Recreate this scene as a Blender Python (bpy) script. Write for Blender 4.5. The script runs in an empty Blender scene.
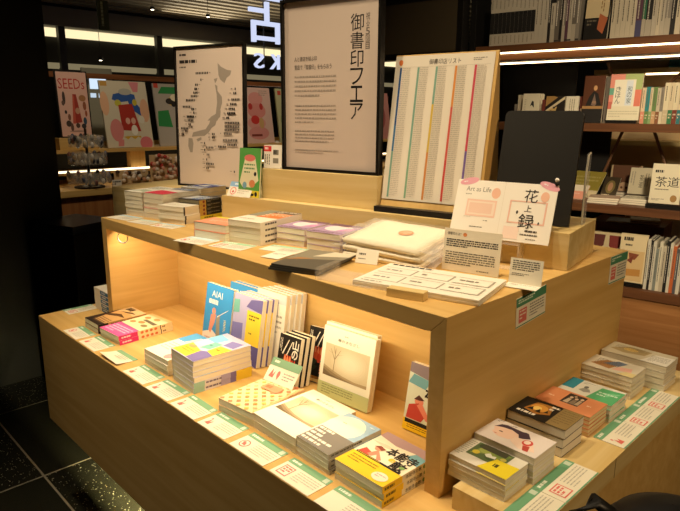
import bpy, math, random
from mathutils import Matrix, Vector
SC = bpy.context.scene
COL = SC.collection
R = math.radians

# ------------------------------------------------------------ camera
cam_d = bpy.data.cameras.new('camera'); cam = bpy.data.objects.new('camera', cam_d); COL.objects.link(cam)
cam_d.sensor_width = 36.0; cam_d.lens = 604.24 * 36 / 680; cam_d.clip_start = 0.02
def cam_axes(yaw, pitch, roll):
    fw = Vector((math.sin(yaw)*math.cos(pitch), math.cos(yaw)*math.cos(pitch), -math.sin(pitch)))
    rt = Vector((math.cos(yaw), -math.sin(yaw), 0)); up = rt.cross(fw)
    return math.cos(roll)*rt + math.sin(roll)*up, -math.sin(roll)*rt + math.cos(roll)*up, fw
cr, cu, cf = cam_axes(-0.799, 0.2284, 0.0059)
cam.matrix_world = Matrix(((cr.x, cu.x, -cf.x, 1.9345), (cr.y, cu.y, -cf.y, -0.575), (cr.z, cu.z, -cf.z, 1.2513), (0, 0, 0, 1)))
SC.camera = cam

# ------------------------------------------------------------ world, lights, exposure
SC.view_settings.view_transform = 'Standard'; SC.view_settings.look = 'None'
SC.view_settings.gamma = 1.0; SC.view_settings.use_curve_mapping = False
SC.view_settings.exposure = 0.0
W = bpy.data.worlds.new('world'); SC.world = W; W.use_nodes = True
W.node_tree.nodes['Background'].inputs[0].default_value = (1.0, 0.8, 0.55, 1)
W.node_tree.nodes['Background'].inputs[1].default_value = 0.06
WARM = (1.0, 0.80, 0.53)
def lamp(name, kind, loc, aim, energy, color=WARM, **kw):
    d = bpy.data.lights.new(name, kind); o = bpy.data.objects.new(name, d); COL.objects.link(o)
    d.energy = energy; d.color = color
    for k, v in kw.items(): setattr(d, k, v)
    o.location = loc
    o.rotation_euler = (Vector(aim) - Vector(loc)).to_track_quat('-Z', 'Y').to_euler()
    return o
lamp('spot_table', 'SPOT', (0.75, -0.30, 2.80), (0.95, 0.26, 0.8), 66, spot_size=R(62), spot_blend=0.8, shadow_soft_size=0.06)
lamp('spot_table', 'SPOT', (-0.15, -0.30, 2.80), (0.32, 0.28, 0.9), 76, spot_size=R(56), spot_blend=0.8, shadow_soft_size=0.06)
lamp('spot_front', 'SPOT', (0.35, -1.15, 2.75), (0.85, 0.10, 0.7), 17, spot_size=R(50), spot_blend=0.8, shadow_soft_size=0.08)
lamp('spot_top', 'SPOT', (1.35, 0.05, 2.80), (1.05, 0.38, 0.95), 84, spot_size=R(46), spot_blend=0.8, shadow_soft_size=0.06)
lamp('spot_side', 'SPOT', (3.3, 0.35, 2.6), (1.45, 0.45, 0.75), 100, color=(1.0, 0.70, 0.38), spot_size=R(44), spot_blend=0.8, shadow_soft_size=0.15)
lamp('spot_ledge', 'SPOT', (1.95, 0.45, 2.8), (1.52, 0.45, 0.68), 8, spot_size=R(30), spot_blend=0.8, shadow_soft_size=0.1)
lamp('spot_posters', 'SPOT', (0.75, -0.25, 2.85), (-0.15, 0.90, 1.2), 215, spot_size=R(30), spot_blend=0.8, shadow_soft_size=0.08)
lamp('spot_bookcase', 'SPOT', (1.75, 0.95, 2.85), (0.85, 2.15, 1.25), 105, spot_size=R(70), spot_blend=0.8, shadow_soft_size=0.1)
lamp('spot_bookcase', 'SPOT', (2.5, -0.7, 2.3), (1.13, 2.25, 0.95), 300, spot_size=R(26), spot_blend=0.7, shadow_soft_size=0.15)
lamp('spot_gondola', 'SPOT', (-0.75, 3.85, 2.85), (-2.0, 3.95, 1.1), 60, spot_size=R(50), spot_blend=0.8, shadow_soft_size=0.1)
lamp('corridor_light', 'AREA', (-5.0, 4.0, 2.1), (-4.6, 4.0, 2.6), 60, color=(1.0, 0.85, 0.6), shape='RECTANGLE', size=1.0, size_y=7.0)  # added upward fill that brightens the ceiling slats, not a fixture
lamp('spot_gondola', 'SPOT', (-0.75, 0.95, 2.85), (-2.0, 1.15, 1.1), 60, spot_size=R(60), spot_blend=0.8, shadow_soft_size=0.1)
lamp('spot_gondola', 'SPOT', (-0.75, 2.45, 2.85), (-2.0, 2.6, 1.1), 60, spot_size=R(60), spot_blend=0.8, shadow_soft_size=0.1)
lamp('niche_led', 'AREA', (0.75, 0.175, 0.912), (0.75, 0.30, 0.70), 3.4, color=(1.0, 0.80, 0.50), shape='RECTANGLE', size=1.05, size_y=0.012)
lamp('under_led', 'AREA', (0.83, 0.268, 0.286), (0.83, 0.268, 0.0), 50.0, color=(1.0, 0.84, 0.42), shape='RECTANGLE', size=1.4, size_y=0.008)

# ------------------------------------------------------------ materials
def lin(h):
    o = []
    for k in (16, 8, 0):
        c = ((h >> k) & 255) / 255
        o.append(c/12.92 if c <= 0.04045 else ((c+0.055)/1.055)**2.4)
    return (*o, 1)
MATS = {}
def ink(h, rough=0.55, metal=0.0, spec=0.4):
    k = ('ink', h, rough, metal)
    if k not in MATS:
        m = bpy.data.materials.new('ink_%06x' % h); m.use_nodes = True
        b = m.node_tree.nodes['Principled BSDF']
        b.inputs['Base Color'].default_value = lin(h); b.inputs['Roughness'].default_value = rough
        b.inputs['Metallic'].default_value = metal; b.inputs['Specular IOR Level'].default_value = spec
        MATS[k] = m
    return MATS[k]
def emit(h, s):
    k = ('emit', h, s)
    if k not in MATS:
        m = bpy.data.materials.new('glow_%06x' % h); m.use_nodes = True; nt = m.node_tree; nt.nodes.clear()
        e = nt.nodes.new('ShaderNodeEmission'); o = nt.nodes.new('ShaderNodeOutputMaterial')
        e.inputs[0].default_value = lin(h); e.inputs[1].default_value = s; nt.links.new(e.outputs[0], o.inputs[0])
        MATS[k] = m
    return MATS[k]
def clear(h=0xffffff, rough=0.03, alpha=0.18):
    k = ('clear', h, rough, alpha)
    if k not in MATS:
        m = bpy.data.materials.new('clear_plastic'); m.use_nodes = True; nt = m.node_tree; nt.nodes.clear()
        t = nt.nodes.new('ShaderNodeBsdfTransparent'); g = nt.nodes.new('ShaderNodeBsdfPrincipled')
        g.inputs['Base Color'].default_value = lin(h); g.inputs['Roughness'].default_value = rough
        x = nt.nodes.new('ShaderNodeMixShader'); x.inputs[0].default_value = alpha
        o = nt.nodes.new('ShaderNodeOutputMaterial')
        nt.links.new(t.outputs[0], x.inputs[1]); nt.links.new(g.outputs[0], x.inputs[2]); nt.links.new(x.outputs[0], o.inputs[0])
        MATS[k] = m
    return MATS[k]
def wood(h1, h2, axis, name, rough=0.5, scale=1.0):
    k = ('wood', name, axis)
    if k in MATS: return MATS[k]
    m = bpy.data.materials.new(name); m.use_nodes = True; nt = m.node_tree; N = nt.nodes; L = nt.links
    b = N['Principled BSDF']; b.inputs['Roughness'].default_value = rough; b.inputs['Specular IOR Level'].default_value = 0.3
    tc = N.new('ShaderNodeTexCoord'); mp = N.new('ShaderNodeMapping')
    s = [38*scale]*3; s['xyz'.index(axis)] = 2.2*scale
    mp.inputs['Scale'].default_value = s
    n1 = N.new('ShaderNodeTexNoise'); n1.inputs['Scale'].default_value = 1.0; n1.inputs['Detail'].default_value = 5; n1.inputs['Distortion'].default_value = 0.6
    n2 = N.new('ShaderNodeTexNoise'); n2.inputs['Scale'].default_value = 3.5; n2.inputs['Detail'].default_value = 2
    r = N.new('ShaderNodeValToRGB'); r.color_ramp.elements[0].position = 0.33; r.color_ramp.elements[1].position = 0.68
    r.color_ramp.elements[0].color = lin(h1); r.color_ramp.elements[1].color = lin(h2)
    mx = N.new('ShaderNodeMix'); mx.data_type = 'RGBA'; mx.blend_type = 'MULTIPLY'; mx.inputs[0].default_value = 0.13
    L.new(tc.outputs['Object'], mp.inputs[0]); L.new(mp.outputs[0], n1.inputs['Vector']); L.new(tc.outputs['Object'], n2.inputs['Vector'])
    L.new(n1.outputs[0], r.inputs[0]); L.new(r.outputs[0], mx.inputs[6]); L.new(n2.outputs[0], mx.inputs[7])
    L.new(mx.outputs[2], b.inputs['Base Color'])
    MATS[k] = m; return m
def pages_mat():
    if 'pages' in MATS: return MATS['pages']
    m = bpy.data.materials.new('page_edges'); m.use_nodes = True; nt = m.node_tree; N = nt.nodes; L = nt.links
    b = N['Principled BSDF']; b.inputs['Roughness'].default_value = 0.8; b.inputs['Specular IOR Level'].default_value = 0.15
    tc = N.new('ShaderNodeTexCoord'); mp = N.new('ShaderNodeMapping'); mp.inputs['Scale'].default_value = (4, 4, 900)
    n = N.new('ShaderNodeTexNoise'); n.inputs['Scale'].default_value = 1; n.inputs['Detail'].default_value = 2
    r = N.new('ShaderNodeValToRGB'); r.color_ramp.elements[0].position = 0.3; r.color_ramp.elements[1].position = 0.7
    r.color_ramp.elements[0].color = lin(0xE6DBBF); r.color_ramp.elements[1].color = lin(0xF6EFDC)
    L.new(tc.outputs['Object'], mp.inputs[0]); L.new(mp.outputs[0], n.inputs['Vector']); L.new(n.outputs[0], r.inputs[0]); L.new(r.outputs[0], b.inputs['Base Color'])
    MATS['pages'] = m; return m
def floor_mat():
    m = bpy.data.materials.new('black_stone_tiles'); m.use_nodes = True; nt = m.node_tree; N = nt.nodes; L = nt.links
    b = N['Principled BSDF']
    tc = N.new('ShaderNodeTexCoord'); mp = N.new('ShaderNodeMapping'); mp.inputs['Location'].default_value = (0.1613/0.6, -0.007/0.6, 0); mp.inputs['Scale'].default_value = (1/0.6, 1/0.6, 1)
    L.new(tc.outputs['Object'], mp.inputs[0])
    ck = N.new('ShaderNodeTexChecker'); ck.inputs['Scale'].default_value = 1.0; ck.inputs[1].default_value = (1, 1, 1, 1); ck.inputs[2].default_value = (0, 0, 0, 1)
    off = N.new('ShaderNodeVectorMath'); off.operation = 'ADD'; off.inputs[1].default_value = (0, 1, 0.5)
    L.new(mp.outputs[0], off.inputs[0]); L.new(off.outputs[0], ck.inputs['Vector'])
    br = N.new('ShaderNodeTexBrick'); br.offset = 0; br.inputs['Scale'].default_value = 1.0
    br.inputs['Mortar Size'].default_value = 0.006; br.inputs['Brick Width'].default_value = 1.0; br.inputs['Row Height'].default_value = 1.0
    br.inputs['Color1'].default_value = (0, 0, 0, 1); br.inputs['Color2'].default_value = (0, 0, 0, 1); br.inputs['Mortar'].default_value = (1, 1, 1, 1)
    L.new(mp.outputs[0], br.inputs['Vector'])
    vo = N.new('ShaderNodeTexVoronoi'); vo.inputs['Scale'].default_value = 120; L.new(tc.outputs['Object'], vo.inputs['Vector'])
    lt = N.new('ShaderNodeMath'); lt.operation = 'LESS_THAN'; lt.inputs[1].default_value = 0.22; L.new(vo.outputs['Distance'], lt.inputs[0])
    nz = N.new('ShaderNodeTexNoise'); nz.inputs['Scale'].default_value = 40; L.new(tc.outputs['Object'], nz.inputs['Vector'])
    gt = N.new('ShaderNodeMath'); gt.operation = 'GREATER_THAN'; gt.inputs[1].default_value = 0.5; L.new(nz.outputs[0], gt.inputs[0])
    a = N.new('ShaderNodeMath'); a.operation = 'MULTIPLY'; L.new(lt.outputs[0], a.inputs[0]); L.new(gt.outputs[0], a.inputs[1])
    a2 = N.new('ShaderNodeMath'); a2.operation = 'MULTIPLY'; L.new(a.outputs[0], a2.inputs[0]); L.new(ck.outputs['Fac'], a2.inputs[1])
    m1 = N.new('ShaderNodeMix'); m1.data_type = 'RGBA'; m1.inputs[6].default_value = lin(0x22221A); m1.inputs[7].default_value = lin(0x9A9684); L.new(a2.outputs[0], m1.inputs[0])
    m0 = N.new('ShaderNodeMix'); m0.data_type = 'RGBA'; m0.inputs[7].default_value = lin(0x8A8474); L.new(br.outputs['Fac'], m0.inputs[0]); L.new(m1.outputs[2], m0.inputs[6])
    L.new(m0.outputs[2], b.inputs['Base Color']); b.inputs['Roughness'].default_value = 0.22
    return m
def ply(axis='x'): return wood(0xD4AA62, 0xE2BC76, axis, 'light_ash_veneer')
def oak(axis='x'): return wood(0x8F6238, 0xB58450, axis, 'brown_oak_veneer')
def birch(axis='x'): return wood(0xDABC7A, 0xE8D096, axis, 'pale_birch_ply')

# ------------------------------------------------------------ mesh builder
class MB:
    def __init__(s): s.v = []; s.f = []; s.m = []; s.mats = []
    def mi(s, mat):
        if mat not in s.mats: s.mats.append(mat)
        return s.mats.index(mat)
    def add(s, vs, fs, mat):
        b = len(s.v); s.v += [tuple(p) for p in vs]; k = s.mi(mat)
        for f in fs: s.f.append([b+i for i in f]); s.m.append(k)
    def box(s, a, b, mat, M=None):
        x0, y0, z0 = a; x1, y1, z1 = b
        vs = [(x0,y0,z0),(x1,y0,z0),(x1,y1,z0),(x0,y1,z0),(x0,y0,z1),(x1,y0,z1),(x1,y1,z1),(x0,y1,z1)]
        if M is not None: vs = [M @ Vector(p) for p in vs]
        s.add(vs, [(0,3,2,1),(4,5,6,7),(0,1,5,4),(1,2,6,5),(2,3,7,6),(3,0,4,7)], mat)
    def prism(s, poly, axis, a, b, mat):
        def P(p, t): return {'x': (t, p[0], p[1]), 'y': (p[0], t, p[1]), 'z': (p[0], p[1], t)}[axis]
        n = len(poly); vs = [P(p, a) for p in poly] + [P(p, b) for p in poly]
        fs = [tuple(range(n)), tuple(range(2*n-1, n-1, -1))] + [(i, i+n, (i+1) % n + n, (i+1) % n) for i in range(n)]
        s.add(vs, fs, mat)
    def tube(s, path, r, mat, n=8, closed=False):
        P = [Vector(p) for p in path]; rings = []
        for i, p in enumerate(P):
            d = (P[(i+1) % len(P)] - P[i-1]) if closed else (P[min(i+1, len(P)-1)] - P[max(i-1, 0)])
            d.normalize(); q = Vector((0,0,1)) if abs(d.z) < .9 else Vector((1,0,0))
            a = d.cross(q).normalized(); b = d.cross(a)
            rings.append([p + r*(math.cos(t)*a + math.sin(t)*b) for t in [2*math.pi*k/n for k in range(n)]])
        vs = [q for g in rings for q in g]; fs = []
        m = len(P)
        for i in range(m if closed else m-1):
            j = (i+1) % m
            for k in range(n): fs.append((i*n+k, i*n+(k+1) % n, j*n+(k+1) % n, j*n+k))
        if not closed: fs += [tuple(range(n))[::-1], tuple(range((m-1)*n, m*n))]
        s.add(vs, fs, mat)
    def lathe(s, c, prof, mat, n=20):
        vs = []; fs = []
        for (r, z) in prof:
            for k in range(n):
                t = 2*math.pi*k/n; vs.append((c[0]+r*math.cos(t), c[1]+r*math.sin(t), c[2]+z))
        for i in range(len(prof)-1):
            for k in range(n): fs.append((i*n+k, i*n+(k+1) % n, (i+1)*n+(k+1) % n, (i+1)*n+k))
        s.add(vs, fs, mat)
    def ell(s, c, rx, ry, rz, mat, n=12, m=8):
        prof = [(max(math.sin(math.pi*i/m), 0.001), -math.cos(math.pi*i/m)) for i in range(m+1)]
        vs = []; fs = []
        for (r, z) in prof:
            for k in range(n):
                t = 2*math.pi*k/n; vs.append((c[0]+rx*r*math.cos(t), c[1]+ry*r*math.sin(t), c[2]+rz*z))
        for i in range(m):
            for k in range(n): fs.append((i*n+k, i*n+(k+1) % n, (i+1)*n+(k+1) % n, (i+1)*n+k))
        s.add(vs, fs, mat)
    def mesh(s, name, smooth=False):
        me = bpy.data.meshes.new(name); me.from_pydata(s.v, [], s.f)
        for m in s.mats: me.materials.append(m)
        me.polygons.foreach_set('material_index', s.m)
        if smooth: me.polygons.foreach_set('use_smooth', [True]*len(s.f))
        me.update(); return me
    def build(s, name, parent=None, M=None, smooth=False, bevel=0):
        o = bpy.data.objects.new(name, s.mesh(name, smooth)); COL.objects.link(o)
        if parent: o.parent = parent
        if M is not None: o.matrix_basis = M
        if bevel:
            b = o.modifiers.new('bevel', 'BEVEL'); b.width = bevel; b.segments = 2; b.limit_method = 'ANGLE'
        return o

# ------------------------------------------------------------ print: text and shapes laid on a sheet
GL = {}
def glyph(t):
    if t not in GL:
        c = bpy.data.curves.new('t', 'FONT'); c.body = t; c.resolution_u = 2
        o = bpy.data.objects.new('t', c); COL.objects.link(o)
        me = bpy.data.meshes.new_from_object(o.evaluated_get(bpy.context.evaluated_depsgraph_get()))
        GL[t] = ([(v.co.x, v.co.y) for v in me.vertices], [tuple(p.vertices) for p in me.polygons])
        bpy.data.objects.remove(o); bpy.data.curves.remove(c); bpy.data.meshes.remove(me)
    return GL[t]
def draw(mb, O, U, V, Wd, Hd, art, seed=1, lift=0.00025):
    O = Vector(O); U = Vector(U); V = Vector(V); Nn = U.cross(V); rnd = random.Random(seed)
    lv = [lift]
    def P(u, v): return O + U*(u*Wd) + V*(v*Hd) + Nn*lv[0]
    def poly(pts, col): mb.add([P(*p) for p in pts], [tuple(range(len(pts)))], ink(col))
    for a in art:
        k = a[0]
        if k == 'r': _, u0, v0, u1, v1, c = a; poly([(u0,v0),(u1,v0),(u1,v1),(u0,v1)], c)
        elif k == 'p': poly(a[1], a[2])
        elif k == 'e':
            _, u, v, ru, rv, c = a[:6]; poly([(u+ru*math.cos(2*math.pi*i/20), v+rv*math.sin(2*math.pi*i/20)) for i in range(20)], c)
        elif k == 't':
            _, t, u0, v0, u1, v1, c = a[:7]; vert = len(a) > 7 and 'v' in a[7]; bold = len(a) > 7 and 'b' in a[7]
            cells = [(t, u0, v0, u1, v1)]
            if vert:
                n = len(t); cells = [(ch, u0, v1-(v1-v0)*(i+1)/n, u1, v1-(v1-v0)*(i+.06)/n) for i, ch in enumerate(t)]
            for (s, a0, b0, a1, b1) in cells:
                vs, fs = glyph(s)
                if not vs: continue
                x0 = min(p[0] for p in vs); x1 = max(p[0] for p in vs); y0 = min(p[1] for p in vs); y1 = max(p[1] for p in vs)
                for du, dv in (((0, 0), (.012, 0), (0, .012), (.012, .012)) if bold else ((0, 0),)):
                    mb.add([P(a0+du+(p[0]-x0)/(x1-x0)*(a1-a0), b0+dv+(p[1]-y0)/max(y1-y0, .3)*(b1-b0)) for p in vs], fs, ink(c)); lv[0] += 0.00001
        elif k == 'l':   # rows of fine print
            _, u0, v0, u1, v1, n, c = a[:7]; w = a[7] if len(a) > 7 else 0.05; fill = a[8] if len(a) > 8 else 0.45
            for i in range(n):
                yt = v1-(v1-v0)*i/n; h = (v1-v0)/n*fill; x = u0; end = u0+(u1-u0)*(1 if i < n-1 else rnd.uniform(.3, .9))
                while x < end:
                    q = w*rnd.uniform(.3, 1.4); e = min(x+q, end)
                    poly([(x, yt-h), (e, yt-h), (e, yt), (x, yt)], c); x = e+w*rnd.uniform(.12, .3)
        elif k == 'vl':  # columns of fine print
            _, u0, v0, u1, v1, n, c = a[:7]; w = a[7] if len(a) > 7 else 0.05
            for i in range(n):
                xl = u0+(u1-u0)*i/n; h = (u1-u0)/n*.45; y = v1; end = v0+(v1-v0)*rnd.uniform(0, .3)
                while y > end:
                    q = w*rnd.uniform(.3, 1.4); e = max(y-q, end)
                    poly([(xl, e), (xl+h, e), (xl+h, y), (xl, y)], c); y = e-w*rnd.uniform(.12, .3)
        lv[0] += 0.00004
def tag(o, label, cat, group=None, kind=None):
    if label: o['label'] = label
    if cat: o['category'] = cat
    if group: o['group'] = group
    if kind: o['kind'] = kind
    return o
def thing(name, label, cat, M=None, group=None):
    o = bpy.data.objects.new(name, None); COL.objects.link(o); o.empty_display_size = 0.02
    if M is not None: o.matrix_basis = M
    return tag(o, label, cat, group)
def struct(o): o['kind'] = 'structure'; return o
def RZ(deg): return Matrix.Rotation(R(deg), 4, 'Z')
def RX(deg): return Matrix.Rotation(R(deg), 4, 'X')
def RY(deg): return Matrix.Rotation(R(deg), 4, 'Y')
def T(x, y, z): return Matrix.Translation((x, y, z))
def PL(al, u, s, z): return RZ(al) @ T(u, s, z)      # a place in axes turned by al degrees

# ------------------------------------------------------------ books
KINDS = {}
def kind(key, w, h, t, cover, front=(), spine=(), spine_col=None, side='R', name='paperback_book', pages=None, back=None):
    KINDS[key] = dict(w=w, h=h, t=t, cover=cover, front=front, spine=spine, spine_col=spine_col or cover, side=side, name=name, pages=pages, back=back)
PROTO = {}
def book(key, M, label, group=None):
    K = KINDS[key]
    if key not in PROTO:
        w, h, t, ct = K['w'], K['h'], K['t'], 0.0007
        root = thing(K['name'], label, 'book', M, group)
        p = MB(); e = 0.0005; sx = 1 if K['side'] == 'R' else -1
        xa, xb = sorted((-sx*(w/2-e), sx*(w/2-ct)))
        pm = pages_mat() if K['pages'] is None else ink(K['pages'], .8)
        p.box((xa, -h/2+e, ct), (xb, h/2-e, t-ct), pm); p.build('page_block', root)
        c = MB(); cm = ink(K['cover'], .4); sm = ink(K['spine_col'], .4)
        c.box((-w/2, -h/2, 0), (w/2, h/2, ct), cm if K['back'] is None else ink(K['back'], .4)); c.box((-w/2, -h/2, t-ct), (w/2, h/2, t), cm)
        xs = sorted((sx*w/2, sx*(w/2-ct))); c.box((xs[0], -h/2, ct), (xs[1], h/2, t-ct), sm)
        draw(c, (-w/2, -h/2, t), (1,0,0), (0,1,0), w, h, K['front'], seed=len(PROTO)+3)
        if K['spine']:
            if sx > 0: draw(c, (w/2, -h/2, 0), (0,1,0), (0,0,1), h, t, K['spine'], seed=5)
            else: draw(c, (-w/2, h/2, 0), (0,-1,0), (0,0,1), h, t, K['spine'], seed=5)
        c.build('cover', root); PROTO[key] = root; return root
    src = PROTO[key]; r = src.copy(); COL.objects.link(r); r.matrix_basis = M; r['label'] = label
    if 'group' in r.keys(): del r['group']
    if group: r['group'] = group
    for ch in src.children: c = ch.copy(); COL.objects.link(c); c.parent = r
    return r
ORD = ['topmost', 'second from top', 'third from top', 'fourth from top', 'fifth from top', 'sixth from top', 'seventh from top', 'eighth from top']
def stack(key, n, x, y, zb, rot, desc, where, flips=(), jit=0.0012, jr=0.8, seed=0, top=None):
    K = KINDS[key]; rnd = random.Random(seed*77+n)
    for i in range(n):
        k = n-1-i
        if n == 1: pre = ''
        elif n == 2: pre = 'upper ' if k == 0 else 'lower '
        else: pre = 'lowest ' if i == 0 else ORD[k] + ' '
        M = T(x+rnd.uniform(-jit, jit), y+rnd.uniform(-jit, jit), zb+i*(K['t']+0.0002)+0.0002) @ RZ(rot+rnd.uniform(-jr, jr)+(180 if i in flips else 0))
        book(top if (top and i == n-1) else key, M, (pre+desc+' '+where).strip(), desc+' '+where if n > 1 else None)
def stand(key, x, y, zb, rot, lean, label, group=None, al=0):
    K = KINDS[key]; ph = 90-lean
    M = RZ(al) @ T(x, y, zb+0.0003) @ RZ(rot) @ RX(ph) @ T(0, K['h']/2, 0)
    return book(key, M, label, group)

def sheet(name, label, cat, M, w, h, t, base, art, group=None, back=None):
    """a card or sheet lying in its own x-y plane, origin at the middle of its lower edge"""
    m = MB(); m.box((-w/2, 0, 0), (w/2, h, t), ink(base)); draw(m, (-w/2, 0, t), (1,0,0), (0,1,0), w, h, art, seed=len(label)*7+len(name))
    return tag(m.build(name, None, M), label, cat, group)

# ============================================================ SETTING
H1, H2 = 0.639, 0.951
m = MB(); m.box((-9, -4, -0.05), (6, 9, 0), floor_mat()); struct(m.build('floor'))
m = MB(); m.box((-9, -4, 3.05), (6, 9, 3.1), ink(0x16130F, .8)); struct(m.build('ceiling'))
m = MB(); m.box((-9.1, -4, 0), (-9, 9, 3.1), ink(0x17130F, .8)); struct(m.build('wall_left'))
m = MB(); m.box((-9, 9, 0), (6, 9.1, 3.1), ink(0x17130F, .8)); struct(m.build('wall_back'))
m = MB(); m.box((6, -4, 0), (6.1, 9, 3.1), ink(0x2A241C, .8)); struct(m.build('wall_right'))
m = MB(); m.box((-9, -4.1, 0), (6, -4, 3.1), ink(0x2A241C, .8)); struct(m.build('wall_front'))
m = MB(); m.box((-1.75, -0.25, 0), (-1.05, 0.47, 3.05), ink(0x080808, .5)); struct(m.build('trim_1'))
# ============================================================ DISPLAY TABLE
tb = 0.030; X1, X2, Y1, Y2 = 0.166, 1.421, 0.153, 0.852
dt = thing('display_table', 'two-tier light wood display table in the middle covered with books', 'display table', T(0, 0, 0))
m = MB(); m.box((0, 0, 0.290), (1.595, 0.90, H1), ply('x')); m.build('base_cabinet', dt, bevel=0.0012)
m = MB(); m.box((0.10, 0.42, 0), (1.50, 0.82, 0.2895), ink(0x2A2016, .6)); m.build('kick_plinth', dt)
m = MB(); m.box((0.04, 0.246, 0.255), (1.55, 0.250, 0.2898), ply('x')); m.build('valance', dt)
m = MB(); m.prism([(X1, H2), (X2, H2), (X2-tb, H2-tb), (X1+tb, H2-tb)], 'y', Y1, Y2, ply('x')); m.build('top_board', dt, bevel=0.0009)
for xo, xi in ((X1, X1+tb), (X2, X2-tb)):
    m = MB(); m.prism([(xo, H2-0.0004), (xo, H1), (xi, H1), (xi, H2-tb-0.0004)], 'y', Y1, Y2, ply('y')); m.build('side_panel', dt, bevel=0.0009)
m = MB(); m.box((X1+tb, 0.379, H1), (X2-tb, 0.395, H2-tb), ply('x')); m.build('back_panel', dt)
m = MB(); m.box((0.22, 0.168, 0.9135), (1.37, 0.183, 0.9205), ink(0xE8E2D4)); m.build('light_strip', dt)
m = MB(); m.box((1.4505, 0.149, H1), (1.597, 0.90, 0.678), birch('y')); m.box((1.5972, 0.420, H1+.001), (1.5976, 0.4213, 0.677), ink(0x8C7350)); m.build('ledge_plank', dt, bevel=0.0012)
RX0, RZ0 = 0.2860, 0.9055
# loop of white cable under the top board
m = MB(); m.tube([(RX0+0.032*math.cos(t), 0.161+0.004*math.sin(t), RZ0+0.0135*math.sin(t)) for t in [R(140+k*14) for k in range(19)]], 0.0019, ink(0xF4F0E4))
m.build('cable_loop', dt)

# wooden risers on the table, turned a little
AL = 11
m = MB(); m.box((0.536, 0.280, 0), (1.4955, 0.500, 0.076), birch('x')); tag(m.build('wooden_riser', None, PL(AL, 0, 0, H2+0.0003), bevel=0.001), 'long low pale wood riser block along the rear of the table top', 'riser')
ZR = 1.0275
m = MB(); m.box((0.662, 0.309, 0), (1.034, 0.480, 0.081), birch('x')); tag(m.build('wooden_riser', None, PL(AL, 0, 0, ZR), bevel=0.001), 'pale wood box under the tall framed poster with vertical black title', 'riser')
ZU = ZR+0.0813
# rear counter
AC = 15
m = MB(); m.box((-0.42, 0.645, 0), (0.150, 1.12, 0.951), birch('x')); tag(m.build('display_counter', None, RZ(AC), bevel=0.001), 'pale wood counter behind the table carrying the framed map poster', 'counter')

# ------------------------------------------------------------ framed posters
def poster(M, w, h, label, art, fr=0.0075):
    t = thing('framed_poster', label, 'poster', M)
    f = MB()
    for (a, b) in (((-w/2, 0), (-w/2+fr, h)), ((w/2-fr, 0), (w/2, h)), ((-w/2+fr, 0), (w/2-fr, fr)), ((-w/2+fr, h-fr), (w/2-fr, h))):
        f.box((a[0], -0.012, a[1]), (b[0], 0.008, b[1]), ink(0x14110E, .35))
    f.box((-w/2+fr, 0.004, fr), (w/2-fr, 0.0078, h-fr), ink(0x14110E, .6))
    f.build('frame', t)
    s = MB(); s.box((-w/2+fr, -0.0035, fr), (w/2-fr, 0.0035, h-fr), ink(0xD2C0B2, .22, spec=.5)); draw(s, (-w/2+fr, -0.0035, fr), (1,0,0), (0,0,1), w-2*fr, h-2*fr, art, seed=9); s.build('print', t)
    return t
BK = 0x1A1614
art2 = [('t', '御書印フェア', .715, .305, .845, .905, BK, 'v'), ('t', '祝☆5回目', .865, .70, .905, .90, 0x6A6058, 'v'),
        ('t', '人と書店を結ぶ印', .11, .652, .36, .680, 0x4A423A), ('t', '書店で「御書印」をもらおう', .11, .602, .52, .632, 0x4A423A),
        ('l', .11, .425, .57, .565, 5, 0xA6988C, .025, .36), ('l', .11, .265, .57, .39, 5, 0xA6988C, .025, .36), ('l', .11, .15, .55, .235, 4, 0xA6988C, .025, .36), ('l', .11, .085, .60, .115, 2, 0xA89A8E, .015, .4)]
poster(PL(AL, 0.880, 0.330, ZU), 0.300, 0.424, 'tall black-framed poster with a large vertical black title on top box', art2)
def P1(px, py): return ((px-176.5)/66.0, 1-(py-50)/134.5)
def Pa(a): return [P1(x/6.39+170, y/6.39+40) for x, y in a]
def Pb(a): return [P1(x/6.39+170, y/6.39+110) for x, y in a]
GR = 0x9A8E82
art1 = [('p', Pa([(308,162),(328,186),(362,205),(392,212),(384,238),(362,255),(348,285),(322,262),(312,236)]), GR),
        ('p', Pa([(283,258),(306,252),(300,270),(290,284)]), GR),
        ('p', Pa([(288,290),(304,300),(304,330),(330,365),(332,400),(318,450),(290,470),(300,400),(298,350)]), GR),
        ('p', Pa([(318,450),(316,470),(300,511),(236,511),(262,485),(290,470)]), GR),
        ('p', Pb([(296,60),(286,92),(262,108),(240,140),(222,118),(246,84),(262,40),(322,0),(318,40)]), GR),
        ('p', Pb([(222,118),(240,140),(214,160),(176,162),(130,168),(140,140),(196,124)]), GR),
        ('p', Pb([(160,182),(192,168),(196,182),(170,198)]), GR), ('p', Pb([(108,176),(134,178),(140,210),(132,268),(116,268),(104,228)]), GR),
        ('l', .05, .93, .24, .96, 1, 0x4A423C, .05, .5), ('l', .05, .885, .50, .915, 1, 0x2A2420, .06, .75), ('l', .05, .855, .28, .87, 1, 0x6A6058, .03, .7)]
for (x, y, n) in [(168,220,8),(198,260,1),(163,290,2),(158,315,2),(150,338,3),(133,360,4),(100,385,6),(78,425,5),(135,440,2),(148,465,1),(104,488,5),(412,320,1),(404,345,2),(392,383,5),(384,411,4),(374,438,4),(365,465,5),(360,492,2)]:
    u, v = P1(x/6.39+170, y/6.39+40)
    for i in range(n): art1.append(('r', u+i*.0245, v-.008, u+i*.0245+.0155, v+.008, BK))
    art1.append(('l', u-.055 if x > 250 else u+n*.0245+.004, v-.004, u-.01 if x > 250 else u+n*.0245+.035, v+.005, 1, 0x8A8076, .02, .8))
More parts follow.
